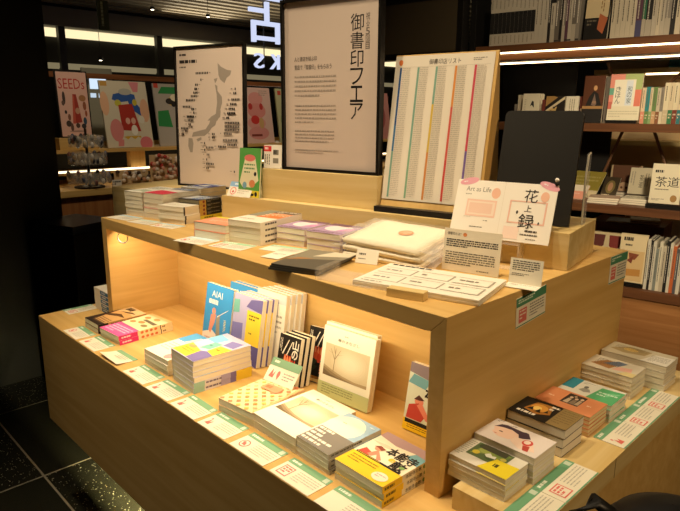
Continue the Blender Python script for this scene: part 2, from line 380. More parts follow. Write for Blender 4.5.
for (x, y, n) in [(148,15,1),(104,40,5),(110,63,4),(115,88,2),(134,105,1),(64,115,5),(90,133,2),(66,153,2),(368,18,5),(360,45,2),(350,76,9),(350,98,9),(350,120,9),(345,142,5),(338,182,9),(366,210,6),(308,223,5),(230,232,5),(218,205,1),(218,248,1),(234,277,2),(230,308,1),(230,335,5),(230,362,2),(272,147,2),(272,168,2),(405,375,1)]:
    u, v = P1(x/6.39+170, y/6.39+110)
    for i in range(n): art1.append(('r', u+i*.0245, v-.008, u+i*.0245+.0155, v+.008, BK))
    if n < 9: art1.append(('l', u-.055, v-.004, u-.01, v+.005, 1, 0x8A8076, .02, .8))
poster(PL(AC, -0.043, 0.850, 0.9513) @ RX(-1.5), 0.374, 0.572, 'black-framed poster of a grey map with rows of small black squares', art1)

# ------------------------------------------------------------ list board on its easel
lb = thing('list_board', 'cream list poster with coloured column bars on leaning wooden easel', 'poster board', PL(AL, 1.172, 0.312, ZR))
m = MB(); m.prism([(0.0, 0.0), (0.012, 0.028), (0.068, 0.362), (0.073, 0.362), (0.115, 0.0)], 'x', -0.134, 0.119, ply('z'))
m.build('easel', lb, bevel=0.0008)
m = MB(); m.box((-0.135, -0.022, 0.0), (0.075, -0.0005, 0.013), ink(0x15120F, .4)); m.build('base_bar', lb)
BARS = [(.055, [(0x1F4E86, 1, .56), (0x2F6C9C, .56, .36), (0x7FA894, .36, 0)]), (.245, [(0x7FA894, 1, .4), (0x86AE8C, .4, 0)]), (.435, [(0x7FA894, 1, .72), (0xD2B347, .72, .36), (0xD08A45, .36, 0)]),
        (.630, [(0xD98E40, 1, .70), (0xD05A4A, .70, .3), (0xC8483F, .3, 0)]), (.820, [(0xCB4A58, 1, .38), (0x7A62A0, .38, 0)])]
art3 = [('e', .06, .955, .022, .020, 0xDD7A3C), ('t', '御書印店リスト', .36, .935, .68, .972, 0x4A4038), ('l', .80, .945, .93, .968, 2, 0x8A8074, .03, .4)]
for u, segs in BARS:
    for c, a, b in segs: art3.append(('r', u, .015+b*.905, u+.021, .015+a*.905, c))
    art3.append(('l', u+.028, .02, u+.115, .918, 70, 0xC6BCAC, .03, .34))
art3.append(('r', .03, .922, .97, .9235, 0xB8AE9C))
Ml = PL(AL, 1.172, 0.312, ZR) @ T(-0.003, 0.0101, 0.028) @ RX(90-9.6)
m = MB(); m.box((-0.130, 0, 0), (0.115, 0.336, 0.0006), ink(0xE6DCCA, .6)); draw(m, (-0.130, 0, 0.0006), (1,0,0), (0,1,0), 0.245, 0.336, art3, seed=4)
o = m.build('list_sheet', lb); o.matrix_basis = T(-0.003, 0.0101, 0.028) @ RX(90-9.6)

# ------------------------------------------------------------ black board, clear stand, white calligraphy sheet
m = MB(); w, h, r = 0.164, 0.238, 0.012
pts = [(-w/2, 0), (w/2, 0)] + [(w/2-r+r*math.cos(R(a)), h-r+r*math.sin(R(a))) for a in range(0, 91, 15)] + [(-w/2+r+r*math.cos(R(a)), h-r+r*math.sin(R(a))) for a in range(90, 181, 15)]
m.prism(pts, 'z', 0, 0.010, ink(0x1E1C18, .5)); tag(m.build('display_board', None, PL(AL, 1.3935, 0.349, ZR+0.0003) @ RX(90-12)), 'plain black board with rounded top corners leaning behind white sheet', 'board')
cs = thing('sheet_stand', 'clear acrylic stand at right side of the black board', 'stand', PL(AL, 1.36, 0.2, 0))
m = MB(); cl = clear(0xffffff, .05, .16)
m.box((1.4885-1.36, 0.19, ZR+0.0003), (1.4915-1.36, 0.215, ZR+0.15), cl); m.tube([(1.490-1.36, 0.190, ZR+0.001), (1.490-1.36, 0.188, ZR+0.10), (1.490-1.36, 0.196, ZR+0.145), (1.490-1.36, 0.212, ZR+0.15)], 0.0022, ink(0xC8C0AC, .2)); m.build('upright', cs)
m = MB(); m.box((0.0, 0.045, H2+0.0003), (0.003, 0.078, 1.0)  , cl); m.box((0.045, 0.045, H2+0.0003), (0.048, 0.078, 1.0), cl); m.box((0.003, 0.045, 0.997), (0.045, 0.078, 1.0), cl); m.box((0.0, 0.020, H2+0.0003), (0.048, 0.0448, H2+0.0032), cl); m.build('foot', cs)
FL = 0xE9A58E
KJ = 0x2A241E
art = [('r', 0, 0, 1, 1, 0xF6F0E4), ('r', .495, 0, .498, 1, 0xE4DAC8), ('t', 'Art as Life', .10, .80, .36, .885, 0x8A8478), ('e', .415, .79, .045, .095, 0xF2C0A6), ('l', .10, .73, .20, .755, 1, 0xA09888, .02, .6),
       ('r', .13, .36, .44, .66, 0xF3CDBB), ('r', .145, .39, .425, .63, 0xF7E2D2), ('r', .16, .42, .40, .60, 0xF2D0BE), ('l', .33, .285, .42, .305, 1, 0x706858, .02, .6), ('l', .20, .16, .38, .185, 1, 0x706858, .02, .6), ('l', .12, .34, .30, .35, 1, 0xC8BCA8, .03, .6),
       ('r', .57, .31, .93, .335, 0xF1C2B0), ('r', .57, .68, .93, .70, 0xF1C2B0), ('r', .57, .31, .585, .70, 0xF1C2B0), ('r', .915, .31, .93, .70, 0xF1C2B0), ('r', .55, .04, .70, .25, 0xF7DFD2), ('e', .895, .79, .04, .085, 0xF2C0A6),
       ('t', '花', .70, .68, .83, .90, KJ), ('t', '上', .72, .52, .79, .63, KJ), ('t', '録', .68, .24, .83, .48, KJ), ('e', .655, .50, .01, .03, KJ), ('e', .875, .34, .008, .025, KJ),
       ('l', .76, .17, .93, .21, 1, 0x4A4238, .03, .7), ('l', .72, .11, .93, .145, 1, 0x6A6256, .02, .6), ('l', .78, .05, .92, .07, 1, 0x6A6256, .02, .6)]
cal = sheet('calligraphy_sheet', 'white double-page sheet with black brush characters propped before the black board', 'sheet', PL(AL, 1.356, 0.257, 1.0022) @ RX(90-20), 0.212, 0.122, 0.002, 0xF6F0E4, art)
PK = 0xEBA9B8
for (u, v, rz) in ((-0.081, 0.119, 14), (0.089, 0.119, -18)):
    m = MB(); pts = [(0.021*math.cos(t), 0.0075*math.sin(t)) for t in [2*math.pi*k/22 for k in range(22)]]
    m.prism(pts, 'z', 0, 0.0005, ink(PK)); draw(m, (-0.021, -0.0075, 0.0005), (1,0,0), (0,1,0), 0.042, 0.015, [('l', .2, .4, .8, .62, 1, 0xF8E8EA, .1, .8)])
    m.build('oval_tag', cal, T(u, v, 0.0021) @ RZ(rz))['label'] = 'pink oval tag on the sheet corner'
m = MB(); m.ell((0, 0, 0.004), 0.0035, 0.0035, 0.004, ink(0x1A1814)); m.ell((0, 0, 0.0105), 0.0038, 0.0038, 0.0038, ink(0xF2EEE4)); m.ell((-0.0025, 0, 0.0145), 0.0013, 0.0013, 0.0013, ink(0x1A1814)); m.ell((0.0025, 0, 0.0145), 0.0013, 0.0013, 0.0013, ink(0x1A1814))
o = m.build('clip_figurine', None, PL(AL, 1.458, 0.257, 1.0022) @ RX(90-20) @ T(0, 0.1205, 0.0025) @ RX(-70) @ Matrix.Scale(1.15, 4), smooth=True); tag(o, 'tiny black and white figurine on corner of calligraphy sheet', 'figurine')

# explanation cards, order sheets, wood bar
art = [('t', '御書印とは？', .06, .85, .30, .925, BK), ('e', .37, .885, .035, .045, 0xDE8A4E), ('l', .05, .56, .95, .76, 4, 0x3A342C, .05, .55), ('l', .05, .13, .92, .46, 6, 0x6A6458, .06, .42), ('l', .62, .05, .9, .08, 1, 0x6A6458, .04, .6)]
sheet('info_card', 'cream explanation card standing in front of the calligraphy sheet', 'card', PL(AL, 1.344, 0.152, H2+0.0005) @ RX(90-6), 0.118, 0.083, 0.0015, 0xEDE4CE, art)
sc = sheet('info_card', 'small folded card standing at right before the riser end', 'card', PL(AL, 1.461, 0.128, H2+0.0012) @ RX(90-8), 0.060, 0.047, 0.001, 0xEDE6D2, [('l', .08, .5, .9, .92, 5, 0x5A5448, .08, .5), ('l', .08, .3, .6, .42, 2, 0x5A5448, .06, .4)])
m = MB(); m.box((-0.030, -0.030, 0), (0.030, 0, 0.0008), ink(0xF2ECDC)); draw(m, (-0.030, -0.030, 0.0008), (1,0,0), (0,1,0), 0.060, 0.030, [('l', .1, .55, .9, .8, 2, 0x7A7468, .06, .4)]); o = m.build('flap', sc); o.matrix_basis = RX(-(90-8)) @ T(0, -0.0012, 0.0002)
grid = [('r', 0, 0, 1, 1, 0xF3ECDC)]
for i in range(3):
    for j in range(2):
        u = .04+i*.315; v = .16+j*.36
        grid += [('r', u, v, u+.29, v+.02, 0xA8A090), ('r', u, v+.27, u+.29, v+.28, 0xA8A090), ('r', u+.275, v, u+.29, v+.28, 0xA8A090), ('l', u+.03, v+.1, u+.2, v+.18, 1, 0x9A9284, .05, .6)]
grid += [('l', .05, .90, .62, .955, 1, 0x2A2620, .05, .7), ('l', .05, .04, .5, .08, 1, 0x8A8478, .04, .5)]
for i in range(4):
    pre = ORD[i] if i < 3 else 'lowest'
    a = grid if i == 0 else []
    sheet('order_sheet', pre+' ruled white sheet of the pad near the front right corner', 'paper', T(1.309, 0.206, H2+0.0003+(3-i)*0.0026) @ RZ(14+(i % 2)*.5), 0.236, 0.150, 0.0024, 0xEFE8D6, a, 'ruled sheets of the pad')
m = MB(); m.box((-0.034, -0.010, 0), (0.034, 0.010, 0.015), birch('x')); tag(m.build('wood_block', None, T(1.312, 0.189, H2+0.0003) @ RZ(16), bevel=0.0008), 'small pale wood block in front of the ruled sheets', 'block')

# cloth pouches in clear bags
def pouch(i):
    pre = ['topmost', 'middle', 'lowest'][i]
    t = thing('cloth_pouch', pre+' folded cream cloth pouch in clear bag left of the ruled sheets', 'pouch', PL(AL, 1.164, 0.189, H2+0.0130+(2-i)*0.0145) @ RX(9.0) @ RZ(-5+i*1.5))
    m = MB(); n = 8; hh = 0.0125; vs = []; fs = []
    w, d = 0.192, 0.146
    top = []
    for a in range(n+1):
        row = []
        for b in range(n+1):
            x = -w/2+w*a/n; y = -d/2+d*b/n; e = min(a, n-a, b, n-b)
            row.append((x, y, hh*(0.72 if e == 0 else 0.95 if e == 1 else 1.0)+0.0008*math.sin(a*1.7+b*2.3)))
        top.append(row)
    idx = lambda a, b: a*(n+1)+b
    vs = [p for row in top for p in row]; fs = [(idx(a, b), idx(a+1, b), idx(a+1, b+1), idx(a, b+1)) for a in range(n) for b in range(n)]
    k = len(vs); vs += [(x, y, 0.0) for (x, y, z) in vs]
    ring = [idx(a, 0) for a in range(n)] + [idx(n, b) for b in range(n)] + [idx(a, n) for a in range(n, 0, -1)] + [idx(0, b) for b in range(n, 0, -1)]
    fs += [(ring[j], ring[j]+k, ring[(j+1) % len(ring)]+k, ring[(j+1) % len(ring)]) for j in range(len(ring))]
    fs.append([r_+k for r_ in ring][::-1])
    m.add(vs, fs, ink(0xF4E9CF, .8)); m.build('cloth', t, smooth=True)
    if i == 0:
        m = MB(); draw(m, (0.0, -0.012, hh*1.0+0.0012), (1,0,0), (0,1,0), 0.034, 0.030, [('e', .5, .5, .5, .5, 0xE6A070), ('l', .25, .25, .8, .78, 3, 0xF4E0C4, .2, .4)]); m.build('printed_mark', t)['label'] = 'orange round mark'
    m = MB(); rnd = random.Random(i+3); cl2 = clear(0xffffff, .08, .22)
    for sx in (-1, 1):
        m = MB(); pv = [[(sx*(w/2+0.001+q*0.010), -d/2+d*b/9, 0.005+0.006*rnd.random()) for b in range(10)] for q in range(4)]
        vs = [p for r_ in pv for p in r_]; fs = [(q*10+b, q*10+b+1, (q+1)*10+b+1, (q+1)*10+b) for q in range(3) for b in range(9)]
        m.add(vs, fs, cl2); m.build('bag_end', t)
    if i == 0:
        m = MB(); m.box((-w/2, -d/2-0.0006, hh+0.0016), (w/2, d/2, hh+0.0018), clear(0xffffff, .06, .05)); m.build('bag_top', t)
for i in range(3): pouch(i)
sheet('price_card', 'small white card leaning at the front of the cloth pouches', 'card', PL(AL, 1.141, 0.094, H2+0.0008) @ RZ(8) @ RX(66), 0.050, 0.031, 0.0008, 0xF4EEDD, [('l', .12, .55, .8, .7, 1, 0x5A5448, .1, .8), ('l', .12, .25, .6, .35, 1, 0x8A8478, .06, .6)])
tr = MB(); cl3 = clear(0xffffff, .04, .12); tr.box((-0.06, -0.04, 0), (0.06, 0.04, 0.003), cl3); tr.box((-0.06, -0.04, 0.003), (-0.057, 0.04, 0.022), cl3)
tag(tr.build('acrylic_tray', None, T(1.165, 0.225, H2+0.0003) @ RZ(12) @ T(0, -0.02, 0)), 'clear acrylic tray between the grey booklets and the ruled sheets', 'tray')
# grey booklets in a clear sleeve
for i in range(3):
    sheet('booklet', ['topmost', 'middle', 'lowest'][i]+' dark grey booklet in clear sleeve at the front table edge', 'booklet', T(1.040, 0.215, H2+0.0004+(2-i)*0.0042) @ RZ(17+i) @ T(-0.004*i, -0.062, 0), 0.112, 0.150, 0.004, 0x46423A,
          [('r', 0, 0, 1, 1, 0x5C564A), ('p', [(0, .35), (1, .62), (1, 1), (0, 1)], 0x8C8470), ('p', [(.35, .62), (1, .8), (1, 1), (.55, 1)], 0xD8CDB4), ('p', [(0, .3), (.5, .5), (.2, .5)], 0xA8794A)] if i == 0 else [])
# ============================================================ PRICE CARDS
GN, RD = 0x6FA77E, 0xDC7468
def card_art(seed, stamp=True, band=0x7FAE86):
    rnd = random.Random(seed); a = [('r', 0, .72, 1, 1, band), ('l', .05, .80, .55, .92, 1, 0xE8F0E0, .06, .8), ('r', .86, .76, .96, .96, 0xC8D8C4)]
    a += [('l', .42, .12, .95, .62, 5, 0xBDB8AA, .05, .35)]
    if stamp:
        k = seed % 3; cx = .2; cy = .36
        if k == 0: a += [('r', .08, .12, .33, .6, RD), ('r', .10, .16, .31, .56, 0xF2E6D6), ('l', .12, .2, .29, .52, 3, RD, .07, .6)]
        elif k == 1: a += [('e', cx, cy, .11, .2, RD), ('e', cx, cy, .09, .16, 0xF2E6D6), ('e', cx-.03, cy+.04, .03, .06, RD), ('p', [(.14,.28),(.26,.26),(.22,.42)], RD)]
        else: a += [('p', [(.1,.18),(.16,.46),(.19,.3),(.25,.42),(.24,.17)], RD), ('e', .13, .5, .02, .05, RD)]
    return a
def pcard(x0, x1, y0, y1, z, label, seed, rot=0, stamp=True, band=0x7FAE86, curl=False, base=0xEEE8D4):
    w, h = x1-x0, y1-y0; m = MB()
    if curl:
        n = 8
        for i in range(n):
            ya, yb = h*i/n, h*(i+1)/n; za = 0.010*(1-i/n)**2; zb = 0.010*(1-(i+1)/n)**2
            m.add([(-w/2, ya, za), (w/2, ya, za*.5), (w/2, yb, zb*.5), (-w/2, yb, zb), (-w/2, ya, za+.0007), (w/2, ya, za*.5+.0007), (w/2, yb, zb*.5+.0007), (-w/2, yb, zb+.0007)], [(4,5,6,7),(0,3,2,1),(0,1,5,4),(2,3,7,6),(1,2,6,5),(3,0,4,7)], ink(base if i < 6 else band))
        draw(m, (-w/2, h*.2, 0.0075), (1,0,0), Vector((0, 1, -.12)).normalized(), w, h*.5, [('l', .4, .2, .9, .9, 3, 0x9A968A, .06, .3)])
    else:
        m.box((-w/2, 0, 0), (w/2, h, 0.0009), ink(base)); draw(m, (-w/2, 0, 0.0009), (1,0,0), (0,1,0), w, h, card_art(seed, stamp, band), seed)
    return tag(m.build('price_card', None, T((x0+x1)/2, y0, z+0.0003) @ RZ(rot)), label, 'card')
pcard(.193, .291, .003, .060, H1, 'price card with round red stamp below the tan tiger-pattern books', 1, -1)
pcard(.309, .412, .003, .062, H1, 'price card with red stamp at front edge below the pink-banded books', 2)
pcard(.448, .543, .004, .062, H1, 'curled price card on bare shelf between pink-banded and white-covered books', 4, 1, curl=True)
pcard(.583, .688, .002, .060, H1, 'price card at front edge below the white and blue paperbacks', 5)
pcard(.704, .803, .001, .060, H1, 'price card at front edge below the tall patchwork stack', 2, 1)
pcard(.815, .915, .001, .060, H1, 'price card at front edge just right of the patchwork stack', 8, -1)
pcard(.928, 1.024, .001, .062, H1, 'price card at front edge below the checkered orange books', 5, 1)
pcard(1.042, 1.148, .001, .061, H1, 'price card at front edge below the flat misty tree books', 10)
pcard(1.166, 1.269, .001, .060, H1, 'price card with square red stamp below the grey and blue books', 3)
pcard(1.285, 1.400, .000, .061, H1, 'price card with green picture below the yellow-banded samurai books', 7, stamp=False)
pcard(.0, .093, 0, .058, H1, 'price card lying alone near the left end of the low shelf', 3, 90).matrix_basis = T(0.059, 0.118, H1+.0003) @ RZ(90)
# ledge cards, read from the right side
def lcard(y0, y1, label, seed, rot=0):
    m = MB(); w = y1-y0; h = 0.057; m.box((-w/2, 0, 0), (w/2, h, 0.0009), ink(0xEEE8D4)); draw(m, (-w/2, 0, 0.0009), (1,0,0), (0,1,0), w, h, card_art(seed, band=0x6FA880) + [('r', 0, 0, 1, .04, 0x6FA880)], seed)
    return tag(m.build('price_card', None, T(1.5965, (y0+y1)/2, .6783) @ RZ(90+rot)), label, 'card')
lcard(.120, .236, 'price card on the ledge beside the yellow-cornered paperbacks', 4)
lcard(.237, .352, 'price card with red picture on the ledge beside the portrait-cover books', 3)
lcard(.460, .560, 'price card nearest the gap on the ledge beside the orange books', 8)
lcard(.561, .655, 'price card with red block on the ledge beside the green and white books', 3)
lcard(.656, .752, 'price card farthest along the ledge beside the tallest pale stack', 6)
# stickers on the dark right side of the table
def sticker(y0, y1, z0, z1, label, seed, tilt=0):
    m = MB(); w, h = y1-y0, z1-z0; m.box((-w/2, 0, 0), (w/2, h, 0.0009), ink(0xEEE8D4)); draw(m, (-w/2, 0, 0.0009), (1,0,0), (0,1,0), w, h, [('r', 0, .7, 1, 1, 0x4E8E6A), ('r', 0, .02, 1, .06, 0x4E8E6A), ('l', .06, .78, .6, .93, 2, 0xE0EEDC, .06, .6), ('r', .08, .14, .34, .6, RD), ('l', .11, .2, .31, .55, 3, 0xF0E2D4, .08, .4), ('l', .44, .14, .94, .62, 5, 0x8A867A, .06, .4)], seed)
    return tag(m.build('price_card', None, T(1.4213, (y0+y1)/2, z0) @ RZ(90) @ RX(90) @ RZ(tilt)), label, 'card')
sticker(.362, .468, .884, .941, 'price card stuck on the table side nearer its front corner', 2, 4)
sticker(.758, .8515, .886, .9495, 'price card stuck on the table side at its far back corner', 5)
# pale cards on the table top
def tcard(x, y, w, h, rot, label, seed, band=0xBFD8CC, stamp=False): 
    m = MB(); m.box((-w/2, -h/2, 0), (w/2, h/2, 0.0009), ink(0xF1EAD8)); draw(m, (-w/2, -h/2, 0.0009), (1,0,0), (0,1,0), w, h, card_art(seed, stamp, band), seed)
    return tag(m.build('price_card', None, T(x, y, H2+0.0003) @ RZ(rot)), label, 'card')
tcard(.225, .201, .100, .060, 11, 'pale price card at far left front corner of the table top', 1, 0xBFD6E0)
tcard(.332, .208, .090, .052, 13, 'pale price card before the white stack left of the bare gap', 2, 0xC4DCD8)
tcard(.432, .225, .090, .050, 14, 'pale price card partly under the second pale card on table top', 4, 0xBFD6E0, True)
tcard(.660, .178, .098, .062, 12, 'pale price card in front of the coral-covered books', 4, 0xC8DEE4, True)
tcard(.770, .208, .098, .062, 14, 'pale price card in front of the orange-patterned white books', 6, 0xA8D0AC, True)
tcard(.880, .272, .100, .058, 15, 'pale green price card in front of the purple-covered books', 8, 0xB0D8B8)
sheet('price_card', 'small white card overlapping the pale green price card', 'card', T(.928, .192, H2+0.0016) @ RZ(14), 0.048, 0.062, 0.0008, 0xF4EEDD, [('l', .15, .5, .8, .7, 2, 0x9A9488, .1, .4)])

# ============================================================ BOOKS ON THE LOW SHELF
kind('tiger', .092, .148, .0135, 0xB98A52, [('r', 0, 0, 1, 1, 0xC59A62), ('p', [(0, .62), (.4, .78), (1, .7), (1, 1), (0, 1)], 0xD8B888), ('p', [(0, .45), (.5, .62), (.95, .55), (.6, .50), (.1, .36)], 0x4A3420), ('r', 0, 0, 1, .13, 0x241A14), ('p', [(.0,.13),(.3,.13),(.12,.5),(.0,.8)], 0x3A2818), ('l', .1, .80, .95, .95, 1, 0x2A2018, .09, .9), ('p', [(.2, .7), (.6, .82), (.9, .8), (.5, .72)], 0x5A4028), ('l', .3, .05, .95, .3, 4, 0x6A4A2A, .08, .4)],
     [('r', 0, 0, .2, 1, 0x2A2018), ('l', .25, .3, .9, .7, 1, 0x4A3420, .06, .8)], 0xC59A62)
stack('tiger', 2, .2455, .140, H1, 1, 'tan and black tiger-pattern paperback', 'at left end of low shelf', seed=1)
kind('pink', .108, .166, .013, 0xF0DDB4, [('r', 0, 0, 1, .34, 0xE05AA0), ('p', [(0, .34), (1, .34), (1, .37), (0, .40)], 0xD04890), ('l', .08, .04, .92, .30, 4, 0xF4B8D8, .10, .5), ('e', .2, .55, .10, .05, 0xD98A50), ('e', .45, .62, .12, .05, 0xD98A50), ('e', .75, .55, .12, .05, 0x8A7A50), ('e', .25, .82, .11, .05, 0xD98A50), ('e', .6, .86, .12, .05, 0xE09A60), ('p', [(.3,.70),(.9,.66),(.95,.74),(.35,.76)], 0x6A6450), ('r', 0, .93, 1, 1, 0xE8C890)],
     [('r', 0, 0, .34, 1, 0xD8337A), ('l', .05, .3, .3, .7, 1, 0xF8D0E0, .03, .9)] + [('e', .42+.085*i, .5, .03, .3, 0xD87848) for i in range(4)] + [('r', .76, 0, .775, 1, 0x3A2C20), ('l', .80, .3, .96, .7, 1, 0x8A6A48, .03, .8)], 0xF2DFB6)
stack('pink', 2, .358, .150, H1, 4, 'cream paperback with bright pink band', 'at left of low shelf', seed=2)
kind('white_blue', .112, .152, .0132, 0xF4EEE0, [('r', 0, .62, 1, 1, 0x58A8DC), ('p', [(.3,.62),(.7,.62),(.6,.9),(.4,.9)], 0xF0E0D0), ('l', .1, .2, .8, .5, 4, 0xB8B0A4, .08, .3), ('e', .8, .12, .12, .1, 0xE8A0A0)], spine_col=0xF4EEE0, side='L')
stack('white_blue', 3, .628, .142, H1, 1, 'white and pale blue paperback', 'in stack left of patchwork books', seed=3)
PU, YE, TE = 0x7C76B4, 0xF0CE38, 0x74B2A8
patch = [('r', 0, 0, 1, 1, 0xC4BEDC), ('p', [(0, .02), (.62, .02), (.55, .30), (0, .38)], YE), ('p', [(.62, .02), (1, 0), (1, .32), (.7, .36), (.55, .30)], 0x756AA8), ('p', [(.66, .36), (1, .32), (1, .66), (.62, .62)], YE), ('p', [(.0, .62), (.40, .62), (.44, .86), (.0, .9)], 0x7FC0E0), ('p', [(.36, .34), (.62, .42), (.6, .68), (.34, .64)], TE),
         ('p', [(.62, .66), (.95, .70), (.9, .92), (.55, .86)], PU), ('p', [(.1, .42), (.32, .44), (.3, .58), (.08, .56)], 0xB8D8E8), ('l', .08, .10, .5, .22, 2, 0xB89A30, .05, .4), ('l', .72, .45, .95, .52, 1, 0x8A7820, .05, .6), ('l', .40, .48, .56, .54, 1, 0x4A7A70, .04, .5), ('e', .2, .30, .14, .05, 0xE89A60)]
psp = [('r', 0, 0, .18, 1, 0x9CC4B8), ('r', .18, 0, .45, 1, 0xD8D4DC), ('r', .45, 0, .62, 1, 0xA8A0C8), ('r', .62, 0, .72, 1, 0x7A6EA8), ('r', .72, 0, 1, 1, YE), ('l', .2, .3, .6, .7, 1, 0x6A6488, .04, .8)]
kind('patchwork', .106, .152, .0128, 0xE0DAE4, patch, psp, 0xD8D4DC)
kind('patchwork_top', .106, .152, .0128, 0xE0DAE4, patch, side='L', spine_col=0xD8D4DC)
stack('patchwork', 6, .764, .143, H1, -3, 'purple and yellow patchwork-cover paperback', 'in the tall low-shelf stack', flips=(2, 3, 4), seed=4, top='patchwork_top')
CH = [('r', 0, 0, 1, 1, 0xF0D2A4)]
_r = random.Random(4)
for i in range(9):
    for j in range(12):
        if (i+j) % 2 == 0: CH.append(('p', [((i+.5)/9, j/12), ((i+1)/9, (j+.5)/12), ((i+.5)/9, (j+1)/12), (i/9, (j+.5)/12)], _r.choice([0xE09850, 0xDE8458, 0xCDB860, 0xE8B080])))
CH += [('r', .28, .62, .72, .80, 0xE89A74), ('l', .33, .66, .67, .76, 1, 0xD07850, .06, .8), ('r', .94, 0, 1, 1, 0xEAB07C)]
kind('checker', .114, .144, .0148, 0xF0D4A8, CH, [('l', .05, .2, .95, .8, 2, 0xE08850, .05, .7)], 0xF0C898)
stack('checker', 2, .964, .139, H1, 6, 'cream and orange checkered paperback', 'before the black and red books', seed=5)
TREE = [('r', 0, 0, 1, 1, 0xF3EFDC), ('r', .07, .30, .93, .76, 0xD3C4A2)]
for q, c in enumerate([0xD6C8A8, 0xDACDAE, 0xDED2B4, 0xE2D7BA, 0xE6DBC0, 0xE9DFC5]): TREE.append(('e', .56, .545, .36-.045*q, .205-.026*q, c))
TREE += [('p', [(.07,.30),(.93,.30),(.93,.345),(.7,.335),(.45,.36),(.25,.40),(.07,.45)], 0xB09C78), ('p', [(.07,.30),(.75,.30),(.5,.325),(.3,.36),(.07,.42)], 0x948060), ('p', [(.07,.30),(.45,.30),(.22,.335),(.07,.385)], 0x75634A)]
for (a, b) in [((.27,.38),(.285,.72)), ((.28,.55),(.18,.70)), ((.28,.56),(.38,.71)), ((.22,.64),(.15,.66)), ((.33,.63),(.42,.65)), ((.28,.64),(.24,.74))]:
    TREE.append(('p', [(a[0]-.008, a[1]), (a[0]+.008, a[1]), (b[0]+.003, b[1]), (b[0]-.003, b[1])], 0x9A8868))
TREE += [('t', '春のまなざし', .30, .82, .72, .865, 0x7A7468), ('l', .42, .90, .58, .92, 1, 0x9A9488, .04, .5)]
kind('tree', .134, .156, .0162, 0xF3EFDC, TREE, side='L')
stack('tree', 2, 1.094, .149, H1, -1, 'large cream paperback with misty bare tree photo', 'lying flat', seed=6)
kind('greycircle', .090, .132, .0094, 0xEFEBDD, [('r', 0, 0, 1, 1, 0x9CBCD4), ('e', .42, .66, .46, .30, 0xF2EEDC), ('r', 0, 0, 1, .46, 0x7E7A74), ('r', .0, .0, .03, 1, 0xEFEBDD)] + [('l', .06, .04+.085*i, .94, .10+.085*i, 1, 0xE8E4DA, .12, .8) for i in range(5)] + [('l', .25, .72, .6, .75, 1, 0xB0A890, .05, .5), ('l', .8, .9, .95, .93, 1, 0xE8F0F4, .04, .6)],
     [('r', 0, 0, .46, 1, 0xA8A49A), ('l', .05, .3, .9, .7, 1, 0x5A5650, .05, .8)], 0xE8E6E0)
stack('greycircle', 4, 1.206, .134, H1, -2, 'small grey and blue paperback with white circle', 'beside the samurai books', seed=7)
HON = [('r', 0, 0, 1, 1, 0xEAE2CA), ('p', [(0, .86), (.4, .80), (.75, .84), (1, .78), (1, 1), (0, 1)], 0xA98C8E), ('p', [(.7, .72), (1, .62), (1, .82), (.78, .84)], 0x74AAB6), ('p', [(.0, .70), (.3, .74), (.5, .70), (.3, .66)], 0xD8C8B0), ('r', 0, 0, 1, .34, 0xF1C81C), ('p', [(.05,.34),(.1,.50),(.25,.46),(.3,.34)], 0xC8483C), ('p', [(.22,.40),(.30,.56),(.52,.40),(.46,.36),(.36,.46),(.32,.38)], 0xE88A72), ('e', .27, .58, .07, .045, 0xE59078), ('p', [(.16,.60),(.24,.66),(.38,.63),(.34,.57),(.24,.60)], 0x8A4030), ('r', .05, .335, .95, .372, 0x1A1610), ('l', .08, .345, .9, .362, 1, 0xE8C83C, .03, .6),
       ('t', '本能寺', .40, .56, .96, .74, 0x14110E, 'b'), ('t', 'の', .58, .46, .68, .53, 0xE8C020, 'b'), ('t', '敵', .69, .36, .93, .54, 0x14110E, 'b'), ('l', .08, .12, .62, .28, 3, 0x9A7A10, .05, .35), ('e', .80, .13, .14, .09, 0xF4E6D0), ('l', .71, .09, .89, .17, 2, 0xC89AA0, .06, .4), ('e', .88, .46, .05, .03, 0x7AA060)]
kind('samurai', .112, .134, .0124, 0xEAE2CA, HON, [('r', 0, 0, .36, 1, 0xEFC41C), ('l', .04, .25, .3, .7, 1, 0x6A5410, .03, .9), ('t', '本能寺の敵', .42, .2, .72, .8, 0x1A1610), ('e', .78, .5, .03, .3, 0x7AA060), ('r', .86, 0, 1, 1, 0x1E1A18)], 0xEAE2CA)
stack('samurai', 3, 1.3195, .136, H1, -1, 'yellow-banded samurai novel paperback', 'at right front of low shelf', seed=8, jr=.5)

# standing copies at the back of the niche
AI = [('r', 0, 0, 1, 1, 0x3F9ADC), ('r', 0, 0, 1, .2, 0xF0E6E0), ('p', [(0, .2), (.35, .28), (.6, .2)], 0xF0E6E0), ('t', 'AIAI', .22, .80, .62, .90, 0xF6F2E8), ('l', .14, .68, .72, .76, 1, 0xF6F2E8, .09, .9), ('e', .36, .58, .07, .055, 0xE8A088), ('p', [(.26,.52),(.46,.54),(.42,.40),(.30,.22),(.22,.26)], 0xE89A82), ('p', [(.46,.50),(.6,.46),(.66,.20),(.52,.18)], 0x9A9484), ('e', .56, .50, .05, .05, 0x9A9484), ('p', [(.5,.50),(.88,.66),(.88,.67),(.5,.515)], 0xF0ECE0), ('l', .76, .30, .84, .5, 8, 0xF2E8B0, .06, .5), ('l', .1, .05, .8, .15, 2, 0xD0A0A8, .08, .4)]
kind('aiai', .118, .170, .0125, 0x3F9ADC, AI, side='L', back=0xF0EEE6, spine_col=0xEEEAE0)
